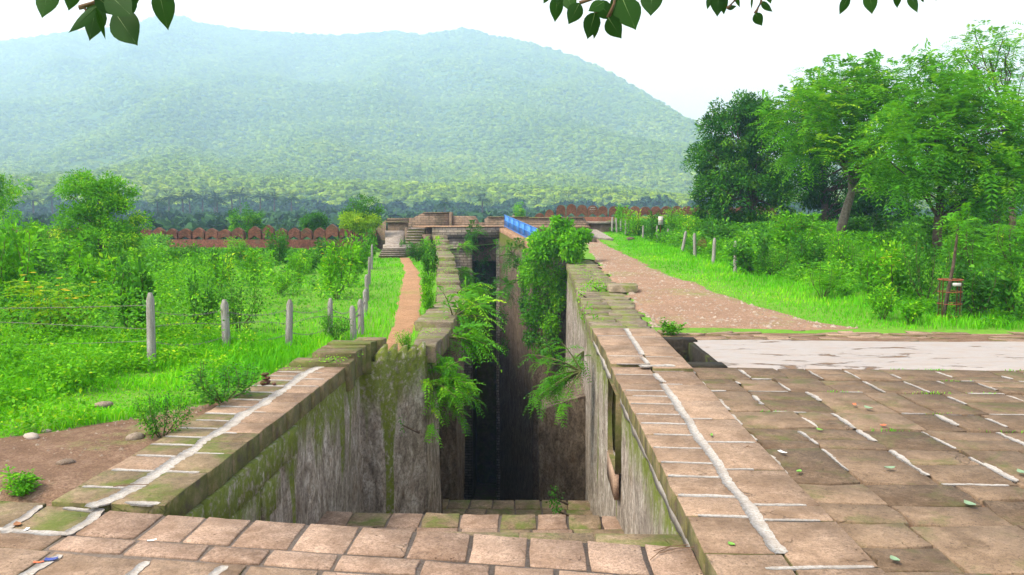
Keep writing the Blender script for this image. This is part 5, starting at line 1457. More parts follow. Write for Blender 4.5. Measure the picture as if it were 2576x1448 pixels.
def mass(name, X, Y, H, mat, per, label, leaf=.115, seed=3):
    """a thicket of small leafy plants: one object"""
    f = Foliage(); n = len(X); Z = gz(X, Y)
    tb = .5 + .35 * fbm(X * .35, Y * .35, seed=91, o=3) + rng.normal(0, .1, n)
    idx = np.repeat(np.arange(n), per); k = len(idx)
    t_ = rng.uniform(.05, 1, k)
    r = rng.uniform(0, 1, k) ** .5 * H[idx] * .5 * (1.1 - .5 * t_); a = rng.uniform(0, 6.28, k)
    P = np.stack([X[idx] + r * np.cos(a), Y[idx] + r * np.sin(a), Z[idx] + t_ * H[idx]], 1)
    D = unit(np.stack([np.cos(a), np.sin(a), rng.uniform(-.3, .8, k)], 1) + rng.normal(0, .4, (k, 3)))
    dist = np.clip(Y[idx] / 26, .75, 2.2)
    L = leaf * rng.uniform(.6, 1.3, k) * dist
    f.add(P, D, np.array([0, 0, 1.]) + rng.normal(0, .5, (k, 3)), L, L * rng.uniform(.4, .6, k), np.clip(tb[idx] + rng.normal(0, .14, k), 0, 1))
    return obj(name, f.mesh(name, mat), kind='stuff', label=label)
def sample(n, x0, x1, y0, y1, p=1.0):
    Y = y0 + (y1 - y0) * rng.uniform(0, 1, n) ** p
    return rng.uniform(x0, x1, n) * 1.0, Y
# left thicket
X, Y = sample(9000, -46, -4, 14.5, 61, 1.15)
nz = fbm(X * .16, Y * .16, seed=95, o=3)
dens = np.where(X < -.4 * Y - .5, .9, .07) + .55 * sstep(Y, 38, 46) + .2 * (nz > .16)
keep = (rng.uniform(0, 1, len(X)) < dens) & ~blocked(X, Y, .1) & (X < fence_x(Y) - .4) & (X > -.78 * Y - 3)
X, Y = X[keep], Y[keep]; nz = nz[keep]
H = np.clip(.42 + 1.1 * nz + .35 * (X < -.4 * Y - .5) + .2 * sstep(Y, 36, 44) + rng.normal(0, .12, len(X)), .14, 1.25)
H = np.where(X > -.47 * Y, np.minimum(H, np.maximum(.1, (2.5 - 86 * Y / 2006 - .15) * rng.uniform(.55, 1.0, len(X)))), H)
half = rng.uniform(0, 1, len(X)) < .55
mass('undergrowth', X[half], Y[half], H[half], M['lf_bright'], 46, 'leafy green undergrowth filling the left field')
mass('undergrowth', X[~half], Y[~half], H[~half], M['lf_mid'], 46, 'darker leafy undergrowth filling the left field')
# broad-leaved weeds among the tall grass of the left foreground
X, Y = sample(3000, -14, -4.6, 8.2, 17, 1.0)
keep = ~blocked(X, Y, .1) & (X > -.7 * Y - 1.5) & (fbm(X * .5, Y * .5, seed=107, o=3) > -.06) & (X < np.interp(Y, [8, 9, 10, 12, 16], [-7.4, -6.9, -5.8, -5.2, -5.0]))
X, Y = X[keep], Y[keep]
mass('foreground_weeds', X, Y, np.clip(.3 + .5 * fbm(X * .8, Y * .8, seed=109, o=3), .1, .65) * rng.uniform(.7, 1.3, len(X)), M['lf_bright'], 38, 'broad-leaved weeds among the tall grass at the left', .1)
# right thicket
X, Y = sample(9500, 4.5, 52, 18.5, 76, 1.25)
edge = np.interp(Y, [18.3, 20.5, 24, 33, 38, 46, 57, 66], [11.0, 9.4, 9.2, 8.6, 8.4, 8.2, 8.3, 6.2])
keep = (X > edge) & (X < .75 * Y + 4) & ~blocked(X, Y, .1)
X, Y = X[keep], Y[keep]; nz = fbm(X * .2, Y * .2, seed=97, o=3)
H = np.clip(.42 + .9 * nz + .3 * sstep(X - np.interp(Y, [18.3, 20.5, 24, 33, 38, 46, 57, 66], [11.0, 9.4, 9.2, 8.6, 8.4, 8.2, 8.3, 6.2]), .2, 2.5) + rng.normal(0, .12, len(X)), .2, np.where((X > 9.5) & (Y < 27), 1.35, .95))
half = rng.uniform(0, 1, len(X)) < .5
mass('undergrowth', X[half], Y[half], H[half], M['lf_bright'], 44, 'leafy green thicket on the right of the road')
mass('undergrowth', X[~half], Y[~half], H[~half], M['lf_mid'], 44, 'darker leafy thicket on the right of the road')

def grass(name, X, Y, H, W, label, lean=.5, Z=None, mat='grass'):
    n = len(X); Z = gz(X, Y) if Z is None else Z
    a = rng.uniform(0, 6.28, n); b_ = np.abs(rng.normal(lean, .22, n))
    D = np.stack([np.cos(a), np.sin(a), np.zeros(n)], 1); Sd = np.stack([-np.sin(a), np.cos(a), np.zeros(n)], 1)
    B = np.stack([X, Y, Z - .01], 1); H = H[:, None]; W = W[:, None]; b_ = b_[:, None]
    mid = B + D * H * b_ * .35 + [0, 0, 1] * H * .62; tip = B + D * H * b_ * 1.1 + [0, 0, 1] * H * (1 - .35 * b_)
    V = np.stack([B - Sd * W, B + Sd * W, mid + Sd * W * .8, mid - Sd * W * .8, tip], 1).reshape(-1, 3)
    k = np.arange(n)[:, None] * 5
    tb = np.clip(.5 + .5 * fbm(X * .5, Y * .5, seed=99, o=3) + rng.normal(0, .14, n), 0, 1)
    return obj(name, mesh_np(name, V, [k + np.array([[0, 1, 2, 3]]), k + np.array([[3, 2, 4]])], [M[mat]], np.concatenate([tb, tb])), kind='stuff', label=label)
# tall grass in the left foreground
n = 70000
X, Y = sample(n, -17, -3.8, 7.6, 17.5, 1.3)
edge_soil = np.interp(Y, [6.9, 8, 8.9, 9.6, 10.3, 11.2, 13, 20], [-8, -7.6, -6.8, -5.8, -5.2, -4.7, -4.5, -4.5])
keep = ~blocked(X, Y) & (X < edge_soil + .3 * rng.normal(0, 1, n)) & (X > -.72 * Y - 2.5)
X, Y = X[keep], Y[keep]
hz_ = np.clip(.3 + .5 * fbm(X * .6, Y * .6, seed=101, o=3), .06, .7) * np.interp(X - fence_x(Y), [-1, 1.5], [1.1, .7])
grass('tall_grass', X, Y, hz_ * rng.uniform(.6, 1.3, len(X)), rng.uniform(.005, .014, len(X)), 'tall bright grass in the left foreground')
# lawn further back on the left and along the footpath
n = 95000
X, Y = sample(n, -40, -2.2, 15, 61, 1.6)
keep = ~blocked(X, Y, -.06) & (X > -.75 * Y - 3); X, Y = X[keep], Y[keep]
nearpath = X > fence_x(Y) - .3
grass('lawn_grass', X, Y, np.where(nearpath, .17, .13) * rng.uniform(.5, 1.5, len(X)) * np.clip(.7 + fbm(X * .5, Y * .5, seed=103), .4, 1.6), rng.uniform(.006, .012, len(X)) * np.clip(Y / 20, 1, 2.4), 'short bright grass of the left field')
# verge on the right
n = 90000
X, Y = sample(n, 4.3, 24, 17.6, 66, 1.5)
dr_ = X - xat(ROAD_R, Y)
keep = (~blocked(X, Y, -.15) | ((dr_ > -1.6) & (dr_ < .2) & (rng.uniform(0, 1, n) < sstep(dr_ + .35 * fbm(X * .9, Y * .9, seed=105), -1.3, .1)) & (Y > 18.6))) & (X < .7 * Y + 2) & ((X < 12.5) | (Y < 26)); X, Y = X[keep], Y[keep]
dr_ = X - xat(ROAD_R, Y)
grass('verge_grass', X, Y, np.interp(dr_, [-.3, .5, 3], [.04, .07, .2]) * rng.uniform(.5, 1.5, len(X)), rng.uniform(.006, .012, len(X)) * np.clip(Y / 20, 1, 2.2), 'short bright grass verge right of the gravel road')
# tufts in the joints of the paving
cx = rng.uniform(3, 14, 90); cy = rng.choice(rows_y[3:], 90) - .02 * (cx - 2.5); kk = np.repeat(np.arange(90), 26)
sel = rng.uniform(0, 1, 90) < np.interp(cx, [3, 6, 12], [.25, .7, .9]); kk = kk[sel[kk]]
X = cx[kk] + rng.normal(0, .12, len(kk)); Y = cy[kk] + rng.normal(0, .025, len(kk))
grass('joint_grass', X, Y, rng.uniform(.015, .06, len(kk)), rng.uniform(.003, .006, len(kk)), 'grass tufts in the joints of the right paving', .7, np.full(len(kk), -.01))
# small creeping weeds on ledges
def creep(name, pts, label, n=60, r=.3, leaf=.05, mat='lf_bright'):
    f = Foliage()
    for x, y, z in pts:
        off = rng.normal(0, r, (n, 3)) * [1, 1, .12]; off[:, 2] = np.abs(off[:, 2]) + .02
        f.add(np.array([x, y, z]) + off, rdir(n) * [1, 1, .4], np.tile([0, 0, 1.], (n, 1)) + rng.normal(0, .3, (n, 3)), leaf * rng.uniform(.6, 1.4, n), leaf * .5, rng.normal(.75, .15, n))
    return obj(name, f.mesh(name, M[mat]), kind='stuff', label=label)
pts = []
for y in np.arange(26, 41, .55): pts.append((xat(RI, y) + random.uniform(.1, 1.3), y, float(gz_right(2.5, y)) * .75 + .08))
for y in np.arange(26, 56, .7):
    pts.append((xat(LI, y) - random.uniform(-.05, .8), y, float(np.interp(y, [26, 31, 36, 39, 44, 50, 54, 57], [-.02, .06, .27, .44, .64, .92, 1.2, 1.45]))))
for y in (17.0, 17.6, 19.3, 22, 23.4): pts.append((-2.4 + random.uniform(-.2, .25), y, .03))
for x, y in ((-3.55, 13.75), (-4.1, 12.9), (-3.7, 13.9), (-3.4, 14.4)): pts.append((x, y, .02))
creep('ledge_weeds', pts, 'small bright weeds creeping over the ledge stones', 34, .16)

# ------------------------------------------------------------------ plants growing out of the trench walls
def wall_plant(name, label, base, outs, mat, Lf, nfr, spread, cat='wall plant', bend=.5, pairs=9, lw=.28):
    """arching compound-leaved plant: base on the wall, boughs reaching along directions outs"""
    o = empty(name, label, cat, base); m = MB(); f = Foliage()
    for d in outs:
        d = np.array(d, float); u_ = np.linspace(0, 1, 6)[:, None]
        P = d * u_ - np.array([0, 0, 1.]) * bend * np.linalg.norm(d) * u_ ** 2 * .5
        m.tube(P, np.linspace(.022, .006, 6), 5, False)
        t_ = rng.uniform(.25, 1, nfr); C = np.stack([np.interp(t_, u_[:, 0], P[:, j]) for j in range(3)], 1)
        D = unit(unit(d) * .6 + rng.normal(0, spread, (nfr, 3)) + [0, 0, -.1])
        f.fronds(C, D, Lf * rng.uniform(.6, 1.25, nfr), pairs, .5, lw, .3, rng.normal(.5, .12), .12)
    m.build('stem', M['stem'], o); obj('foliage', f.mesh(name + '_leaves', M[mat]), o)
    return o
def boughs(n, L, ax, sp, up=.1):
    r = []
    for _ in range(n):
        d = np.array(ax, float) + rng.normal(0, sp, 3); d = d / np.linalg.norm(d) * L * rng.uniform(.55, 1.15); d[2] += up * L; r.append(d)
    return r
wall_plant('wall_bush', 'rounded feathery bush hanging from the left wall near the saw-tooth stones', UD(1090, 965, 16.2), boughs(30, .95, (.75, -.1, -.05), .5, .12), 'lf_feather', .27, 16, .55, pairs=8, lw=.34)
wall_plant('wall_bush', 'long drooping fern-like plant on the left wall below the ledge', UD(1140, 800, 20.5), boughs(12, 1.0, (.7, .1, .1), .4, .1), 'lf_feather', .55, 8, .45)
wall_plant('wall_bush', 'drooping fern-like plant above the rounded feathery bush', UD(1130, 850, 18.2), boughs(9, .9, (.75, 0, -.05), .35, .1), 'lf_feather', .5, 8, .45)
wall_plant('wall_bush', 'upper fern-like plant spilling over the left wall', UD(1150, 735, 27), boughs(10, 1.2, (.7, .1, .1), .4, .1), 'lf_feather', .6, 8, .45)
wall_plant('wall_bush', 'small fern on the left wall below the stepped ledges', UD(1148, 680, 37), boughs(6, 1.1, (.7, .1, -.2), .35, .1), 'lf_mid', .6, 7, .45)
wall_plant('wall_bush', 'leafy shoot with lance-shaped leaves on the right wall near the niche', UD(1462, 935, 17.5), boughs(16, 1.2, (-.85, -.15, -.22), .36, .12), 'lf_feather', .36, 12, .45, pairs=8, lw=.26)
wall_plant('wall_bush', 'bright small shoot hanging under the right coping', UD(1468, 885, 17.9), boughs(5, .45, (-.4, -.3, -.5), .3, .1), 'lf_bright', .32, 6, .4)
wall_plant('wall_bush', 'airy plant on the far right trench wall below the blue railing', UD(1290, 640, 46), boughs(9, 1.2, (-.3, -.6, .2), .4, .1), 'lf_mid', .6, 9, .5)
wall_plant('wall_bush', 'grey-green plant lower on the far right trench wall', UD(1285, 720, 44), boughs(8, 1.2, (-.4, -.6, -.1), .4, .1), 'lf_mid', .6, 8, .5)
wall_plant('wall_bush', 'ferns hanging under the far end masonry', UD(1180, 590, 57.8), boughs(9, 1.3, (.3, -.8, -.1), .5, .1), 'lf_mid', .7, 8, .5)
wall_plant('wall_bush', 'sprig on the left side of the far end masonry', UD(1150, 625, 50), boughs(5, .9, (.6, -.5, .1), .4, .1), 'lf_bright', .5, 6, .4)
def wall_creeper(name, label, blobs, mat, n, leaf, cat='creeper', tint=.5):
    o = empty(name, label, cat, blobs[0][0]); f = Foliage(); b0 = np.array(blobs[0][0])
    m = MB()
    for c, r in blobs:
        k = int(n * (r[0] * r[1] * r[2]) ** .5); d = rdir(k); P = np.array(c) - b0 + d * np.array(r) * rng.uniform(.35, 1, k)[:, None]
        tb = rng.normal(tint, .14)
        f.add(P, unit(d * .6 + rng.normal(0, .6, (k, 3)) - [0, 0, .3]), d + [0, -.3, .5] + rng.normal(0, .4, (k, 3)), leaf * rng.uniform(.6, 1.35, k), leaf * rng.uniform(.4, .62, k), np.clip(tb + rng.normal(0, .15, k), 0, 1))
        m.tube([np.array(c) - b0 + [.3, .2, -.2], np.array(c) - b0], [.03, .015], 5, False)
    m.build('stem', M['bark'], o); obj('foliage', f.mesh(name + '_leaves', M[mat]), o); return o
def bl(px, py, Y, rx, rz, ry=.6): return (tuple(UD(px, py, Y)), (S(rx, Y), ry, S(rz, Y)))
wall_creeper('wall_shrub', 'big leafy fig-like shrub crowning the right trench wall by the railing end', [bl(1395, 605, 40, 62, 38, 1.0), bl(1440, 612, 39, 36, 34, .9), bl(1360, 640, 40, 46, 30, .9), bl(1420, 575, 40, 24, 26, .6), bl(1350, 605, 41, 24, 20, .6), bl(1468, 592, 39, 20, 18, .5), bl(1400, 560, 40, 14, 16, .4), bl(1440, 640, 39, 30, 22, .7)], 'lf_bright', 1500, .2, 'shrub', .36)
wall_creeper('wall_creeper', 'dense bright creeper mat hanging down the right trench wall', [bl(1345, 690, 41, 36, 40, .6), bl(1390, 695, 40.5, 40, 48, .6), bl(1365, 755, 41, 50, 38, .6), bl(1405, 745, 40.5, 24, 42, .5), bl(1320, 690, 42.4, 18, 50, .5), bl(1345, 800, 41, 38, 30, .5), bl(1385, 815, 40.6, 28, 40, .5)], 'lf_bright', 1900, .15, 'creeper', .45)
wall_creeper('wall_creeper', 'lower dark fringe of creeper under the bright mat on the right wall', [bl(1340, 850, 41, 28, 30, .5), bl(1375, 875, 40.6, 28, 36, .5), bl(1318, 760, 42.6, 14, 40, .5)], 'lf_mid', 1300, .15, 'creeper', .5)
wall_creeper('wall_creeper', 'bright leaves trailing over the right ledge stones', [bl(1480, 790, 20.5, 22, 36, .25), bl(1500, 810, 19.5, 14, 22, .2), bl(1490, 720, 26, 26, 14, .5), bl(1515, 725, 26, 16, 18, .4), bl(1460, 740, 24, 12, 28, .2)], 'lf_bright', 560, .085, 'creeper', .7)
wall_creeper('wall_creeper', 'dark ferny growth on the far right side of the deep trench', [bl(1265, 800, 43.5, 14, 40, .5), bl(1270, 870, 43.5, 12, 30, .5), bl(1300, 660, 45, 22, 20, .5)], 'lf_dark', 420, .14, 'creeper', .6)
wall_creeper('wall_creeper', 'dark leaves cloaking the opening in the far end wall', [bl(1215, 640, 58.6, 30, 50, .3), bl(1225, 720, 58.6, 22, 50, .3), bl(1205, 690, 58.6, 22, 40, .3)], 'lf_dark', 330, .18, 'creeper', .35)
wall_creeper('step_plant', 'small bright plant at the left end of the third landing', [bl(1075, 1255, 17.6, 26, 20, .3)], 'lf_bright', 900, .06, 'plant', .5)
wall_creeper('step_plant', 'bluish plant at the right end of the third landing', [bl(1395, 1255, 17.2, 22, 34, .3), bl(1400, 1285, 16.6, 14, 16, .2)], 'lf_mid', 900, .07, 'plant', .6)
wall_creeper('step_plant', 'dark plant in the cleft beside the left pier', [bl(1085, 1180, 18.6, 14, 40, .3)], 'lf_dark', 700, .08, 'plant', .5)
wall_creeper('step_plant', 'sprig growing from the middle of the left wall', [bl(1012, 1070, 15.05, 9, 30, .15)], 'lf_mid', 700, .05, 'plant', .6)

# ------------------------------------------------------------------ leafy boughs hanging into the top of the view
t = NT('bough_leaf'); v = t.coord(); n_ = t.noise(v, 9, 4)
oi = t.n('ShaderNodeObjectInfo')
c = t.mix(oi.outputs['Random'], (.008, .032, .007), (.018, .065, .008)); c = t.mix(t.math('MULTIPLY', n_, .4), c, (.014, .05, .007))
p = t.principled(c, .6, None, .12); tr_ = t.n('ShaderNodeBsdfTranslucent'); tr_.inputs['Color'].default_value = (.04, .12, .008, 1)
mx = t.n('ShaderNodeMixShader'); mx.inputs[0].default_value = .22; t.l(p.outputs[0], mx.inputs[1]); t.l(tr_.outputs[0], mx.inputs[2]); M['bough_leaf'] = t.done(mx)
M['vein'] = plain_mat('leaf_vein', (.1, .18, .04), .5)
def big_leaf_mesh():
    # ovate leaf with a drawn-out tip, 1 long, lying in XZ, pointing -Z, folded along the midrib
    t_ = np.array([0, .06, .16, .3, .45, .6, .74, .86, .94, 1.0]); w_ = np.array([.02, .16, .27, .34, .34, .29, .2, .1, .035, .0])
    L_ = np.column_stack([-w_, .16 * w_ + .05 * t_ ** 2, -t_]); C_ = np.column_stack([0 * t_, .05 * t_ ** 2, -t_]); R_ = np.column_stack([w_, .16 * w_ + .05 * t_ ** 2, -t_])
    V = np.concatenate([L_, C_, R_]); n = len(t_); i = np.arange(n - 1)
    return mesh_np('leaf', V, [np.concatenate([np.stack([i, i + n, i + n + 1, i + 1], 1), np.stack([i + n, i + 2 * n, i + 2 * n + 1, i + n + 1], 1)])], [M['bough_leaf']], smooth=True)
LM = big_leaf_mesh()
mv = MB(); mv.tube([(0, -.004, 0), (0, .01, -.4), (0, .04, -.9)], [.008, .006, .002], 4); VM = mv.mesh('vein', M['vein'])
def bough(label, Y, leaves, twigs):
    """leaves: (tip px, tip py, base px, base py, width factor)"""
    b0 = UD(leaves[0][2], leaves[0][3], Y); o = empty('hanging_bough', label, 'branch', b0)
    for k, (tx, ty, bx_, by_, wf) in enumerate(leaves):
        yy = Y + random.uniform(-.12, .12)
        a, b_ = UD(bx_, by_, yy), UD(tx, ty, yy + random.uniform(-.03, .03)); d = b_ - a; L = d.length
        l_ = obj('leaf', LM, o); z_ = -d.normalized(); y_ = Vector((random.uniform(-.3, .3), 1, random.uniform(-.3, .3))); x_ = y_.cross(z_).normalized(); y_ = z_.cross(x_)
        mt = Matrix((x_, y_, z_)).transposed().to_4x4()
        l_.location = a - b0; l_.rotation_euler = mt.to_euler(); l_.scale = (L * wf, L, L)
        v_ = obj('vein', VM, l_)
    for P in twigs:
        m = MB(); m.tube([np.array(UD(x, y, Y) - b0) for x, y in P], np.linspace(.006, .002, len(P)), 5); m.build('twig', M['twig'], o)
bough('bough of dark pointed leaves hanging in at the top left', 1.9,
      [(103, 45, 125, -35, 1.0), (171, 28, 185, -40, .9), (168, 82, 240, 20, .5), (222, 103, 244, 8, .95), (264, 102, 238, 18, .3), (343, 113, 288, 30, 1.0), (330, 40, 268, -20, 1.0), (310, 60, 316, -30, 1.0), (337, 20, 330, -40, .9), (420, 77, 398, -30, .95), (300, 40, 240, -10, .9), (346, 8, 320, -20, .4)],
      [[(200, 20), (235, 8), (262, -10), (300, -60)], [(316, -30), (330, -70)], [(398, -30), (380, -80)], [(125, -35), (150, -80)], [(185, -40), (200, -80)], [(200, 20), (213, 20), (216, 28)]])
bough('bough of dark leaves with bitten edges hanging in at the top centre', 2.3,
      [(1367, 10, 1385, -25, .7), (1396, 57, 1402, -10, .8), (1402, 20, 1412, -25, .8), (1430, 62, 1458, 8, 1.0), (1440, 30, 1425, -20, .9), (1478, 100, 1497, 32, .95), (1494, 100, 1503, 50, .5), (1565, 98, 1530, 45, 1.1), (1600, 75, 1565, -5, 1.15), (1550, 48, 1500, 8, 1.0), (1480, 28, 1520, 5, .9), (1603, 16, 1560, -15, .6), (1540, 40, 1560, -10, 1.0), (1637, 40, 1640, -30, 1.1), (1657, 10, 1655, -30, .7)],
      [[(1402, -10), (1420, -50)], [(1458, 8), (1500, -5), (1540, -40)], [(1530, 45), (1545, 10), (1552, -40)], [(1640, -30), (1650, -60)], [(1497, 32), (1512, 10)]])
bough('sparse bough of small leaves hanging in at the top right of centre', 2.6,
      [(1780, 24, 1787, -10, .5), (1805, 43, 1808, -25, .9), (1822, 38, 1818, -20, .7), (1855, 15, 1830, 22, .5), (1862, 20, 1850, -15, .5), (1891, 24, 1893, -8, .3), (1945, 30, 1915, 5, .7), (1918, 66, 1900, 34, 1.05), (1940, 10, 1930, -20, .8)],
      [[(1808, -25), (1830, -60)], [(1900, 34), (1915, 5), (1920, -40)], [(1830, 22), (1850, 0), (1860, -40)]])
bough('end of a bough with few leaves at the top right', 2.6,
      [(2112, 38, 2135, -10, .7), (2195, 36, 2188, -18, 1.0), (2258, 22, 2260, -20, .8), (2310, 32, 2290, -15, .9), (2325, 8, 2318, -20, .6), (2355, 6, 2360, -15, .4)],
      [[(2135, -10), (2150, -50)], [(2188, -18), (2190, -60)], [(2260, -20), (2280, -60)], [(2290, -15), (2300, -60)]])

# ------------------------------------------------------------------ tree guard with a sapling
g0 = UD(2372, 806, 20.2); g0.z = float(gz(g0.x, g0.y))
sp = empty('sapling', 'leaning thin sapling rising out of the wire tree guard on the right', 'tree', g0)
m = MB(); P = [np.array(UD(px, py, 20.2) - g0) for px, py in ((2372, 808), (2386, 730), (2398, 670), (2406, 610), (2412, 560))]; m.tube(P, [.05, .045, .04, .03, .02], 7); m.build('trunk', M['bark'], sp, smooth=True)
f = Foliage(); c0 = P[-1]; q = 26; f.fronds(c0 + rng.normal(0, .15, (q, 3)), rdir(q) + [0, 0, .2], .5, 7, .4, .28, .32, .4); obj('crown', f.mesh('sapling_crown', M['lf_feather']), sp)
tg = empty('tree_guard', 'rusty wire tree guard with a small white plate around the sapling', 'tree guard', g0 + Vector((.12, -.05, 0)))
for k in range(4):
    a = k * math.pi / 2 + .5; m = MB(); m.tube([(.28 * math.cos(a), .28 * math.sin(a), -.1), (.28 * math.cos(a), .28 * math.sin(a), 1.02)], .012, 5); m.build('upright', M['redband'], tg)
th = np.linspace(0, 2 * math.pi, 17)
for h in (.1, .4, .7, 1.0):
    m = MB(); m.tube(np.column_stack([.28 * np.cos(th), .28 * np.sin(th), np.full(17, h)]), .009 if h < 1 else .016, 4, False); m.build('ring', M['redband'], tg)
for k in range(16):
    a = k * math.pi / 8; m = MB(); m.tube([(.275 * math.cos(a), .275 * math.sin(a), 0), (.275 * math.cos(a), .275 * math.sin(a), 1.0)], .003, 3, False); m.build('mesh_wire', M['wire'], tg)
m = MB(); m.box((-.1, -.32, .86), (.1, -.3, .94)); m.build('plate', M['lime'], tg)

# ------------------------------------------------------------------ person behind the parapet
def person(px, py, Y, label, shirt):
    head = UD(px, py, Y); base = Vector((head.x, Y, head.z - 1.62))
    o = empty('person', label, 'person', base)
    J = [(0, 0, .92), (0, 0, 1.18), (0, 0, 1.42), (0, 0, 1.5), (0, 0, 1.62), (-.19, 0, 1.4), (-.25, -.04, 1.12), (-.2, -.16, .9), (.19, 0, 1.4), (.25, -.04, 1.12), (.2, -.16, .9), (-.1, 0, .86), (-.11, .02, .48), (-.11, 0, .06), (-.11, -.14, .03), (.1, 0, .86), (.11, .02, .48), (.11, 0, .06), (.11, -.14, .03)]
    Ed = [(0, 1), (1, 2), (2, 3), (3, 4), (2, 5), (5, 6), (6, 7), (2, 8), (8, 9), (9, 10), (0, 11), (11, 12), (12, 13), (13, 14), (0, 15), (15, 16), (16, 17), (17, 18)]
    Rd = [.15, .15, .15, .06, .1, .075, .05, .04, .075, .05, .04, .1, .07, .045, .035, .1, .07, .045, .035]
    me = bpy.data.meshes.new('body'); me.from_pydata(J, Ed, []); b_ = obj('body', me, o); me.materials.append(shirt)
    md = b_.modifiers.new('skin', 'SKIN')
    for sv, r in zip(me.skin_vertices[0].data, Rd): sv.radius = (r, r * .8)
    me.skin_vertices[0].data[0].use_root = True
    b_.modifiers.new('sub', 'SUBSURF').levels = 1; b_.modifiers['sub'].render_levels = 1
    m = MB(); th = np.linspace(0, math.pi * .55, 6); P = np.column_stack([0 * th, .0 * th, 1.64 + .115 * np.cos(th)]); m.tube(P, .012 + .105 * np.sin(th) , 10); m.build('hair', M['hair'], o, smooth=True)
M['hair'] = plain_mat('black_hair', (.01, .009, .008), .6); M['shirt'] = plain_mat('pale_pink_shirt', (.42, .3, .27), .8); M['shirt2'] = plain_mat('dark_shirt', (.05, .05, .06), .8)
person(1292, 541, 70, 'person in a pale shirt standing behind the terrace parapet', M['shirt'])
person(1321, 548, 72, 'mostly hidden dark-haired person behind the parapet, right of the other', M['shirt2'])

# ------------------------------------------------------------------ small things lying about
def pebble(name, p, s, mat, label=None, cat='stone', group=None, flat=.42, parent=None, seed=None):
    m = MB(); k = 7; rings = [(-1, .45), (-.5, .9), (.1, 1), (.65, .75), (1, .3)]
    V = []; ph = random.uniform(0, 9)
    for z, r in rings:
        for j in range(k):
            a = j * 2 * math.pi / k; rr = r * (1 + .25 * math.sin(a * 2 + ph) + random.uniform(-.12, .12)); V.append((rr * math.cos(a), rr * math.sin(a) * .8, z * flat))
    F = [[i * k + j, i * k + (j + 1) % k, (i + 1) * k + (j + 1) % k, (i + 1) * k + j] for i in range(4) for j in range(k)]
    m.add(V, F); m.add(V[-k:], [[0, j, j + 1] for j in range(1, k - 1)])
    o = obj(name, m.mesh(name, mat), parent, label=label, cat=cat if label else None, group=group); o.location = p; o.scale = (s, s, s); o.rotation_euler = (0, 0, random.uniform(0, 6)); return o
c0 = U(667, 965, ZL + .02)
for k, (dx, z, s_, lb) in enumerate(((0, .035, .1, 'lowest and widest stone of the little cairn on the left coping'), (.01, .105, .075, 'middle stone of the little cairn on the left coping'), (.0, .165, .06, 'top stone of the little cairn on the left coping'), (.16, .025, .05, 'small pink stone lying beside the little cairn'))):
    pebble('cairn_stone', (c0.x + dx, c0.y - (.05 if k == 3 else 0), ZL + z), s_, M['fort'], lb, group='cairn on the left coping')
M['palerock'] = plain_mat('pale_stone', (.42, .36, .32), .9, .2, 0, .3, 9, .02)
for px, py, s_, mt, lb in ((80, 1105, .11, 'palerock', 'pale angular stone on the grass edge left of the bare soil'), (340, 1103, .12, 'rock', 'brown stone half sunk in the bare soil by the coping'), (380, 1090, .09, 'block', 'mossy lump of stone beside the coping'), (260, 1022, .12, 'rock', 'flat brown stone at the far edge of the bare soil'), (117, 1085, .05, 'palerock', 'small pale stone behind the angular one'), (1586, 606, .35, 'bark', 'dark broken stump on the right lawn'), (165, 1168, .09, 'rock', 'grey stone lying in the middle of the bare soil')):
    Y = 59 if px == 1586 else None
    p = U(px, py, -.12) if Y is None else UD(px, py, Y)
    p.z = float(gz(p.x, p.y)) + s_ * .3
    pebble('stone', p, s_, M[mt], lb)
# rubble scattered on the bare soil: far too many to count
m = MB()
for k in range(420):
    yy = random.uniform(7.1, 11.0); x = random.uniform(float(xat(dl, yy)), -4.6); s_ = abs(random.gauss(0, .022)) + .006
    z = float(gz(x, yy)) + .02; a = random.uniform(0, 6)
    V = [(x + s_ * math.cos(a + q * 1.57 + random.uniform(-.3, .3)) * random.uniform(.7, 1.3), yy + s_ * math.sin(a + q * 1.57) * random.uniform(.6, 1.2), z - .02) for q in range(4)]
    V.append((x, yy, z + s_ * .5)); m.add(V, [[0, 1, 4], [1, 2, 4], [2, 3, 4], [3, 0, 4]])
m.build('rubble', M['rock'], kind='stuff', label='stone chips scattered over the bare soil')
m = MB()
for k in range(3200):
    yy = 18.6 + 40 * random.random() ** 1.6; x = random.uniform(float(xat(ROAD_L, yy)) + .1, float(xat(ROAD_R, yy)) - .2); s_ = abs(random.gauss(0, .035)) + .012
    z = float(gz(x, yy)) + .03; a = random.uniform(0, 6)
    V = [(x + s_ * math.cos(a + q * 1.57) * random.uniform(.7, 1.3), yy + s_ * math.sin(a + q * 1.57) * random.uniform(.6, 1.2), z - .02) for q in range(4)]
    V.append((x, yy, z + s_ * .45)); m.add(V, [[0, 1, 4], [1, 2, 4], [2, 3, 4], [3, 0, 4]])
m.build('road_gravel', M['rock'], kind='stuff', label='loose stones scattered over the gravel road')

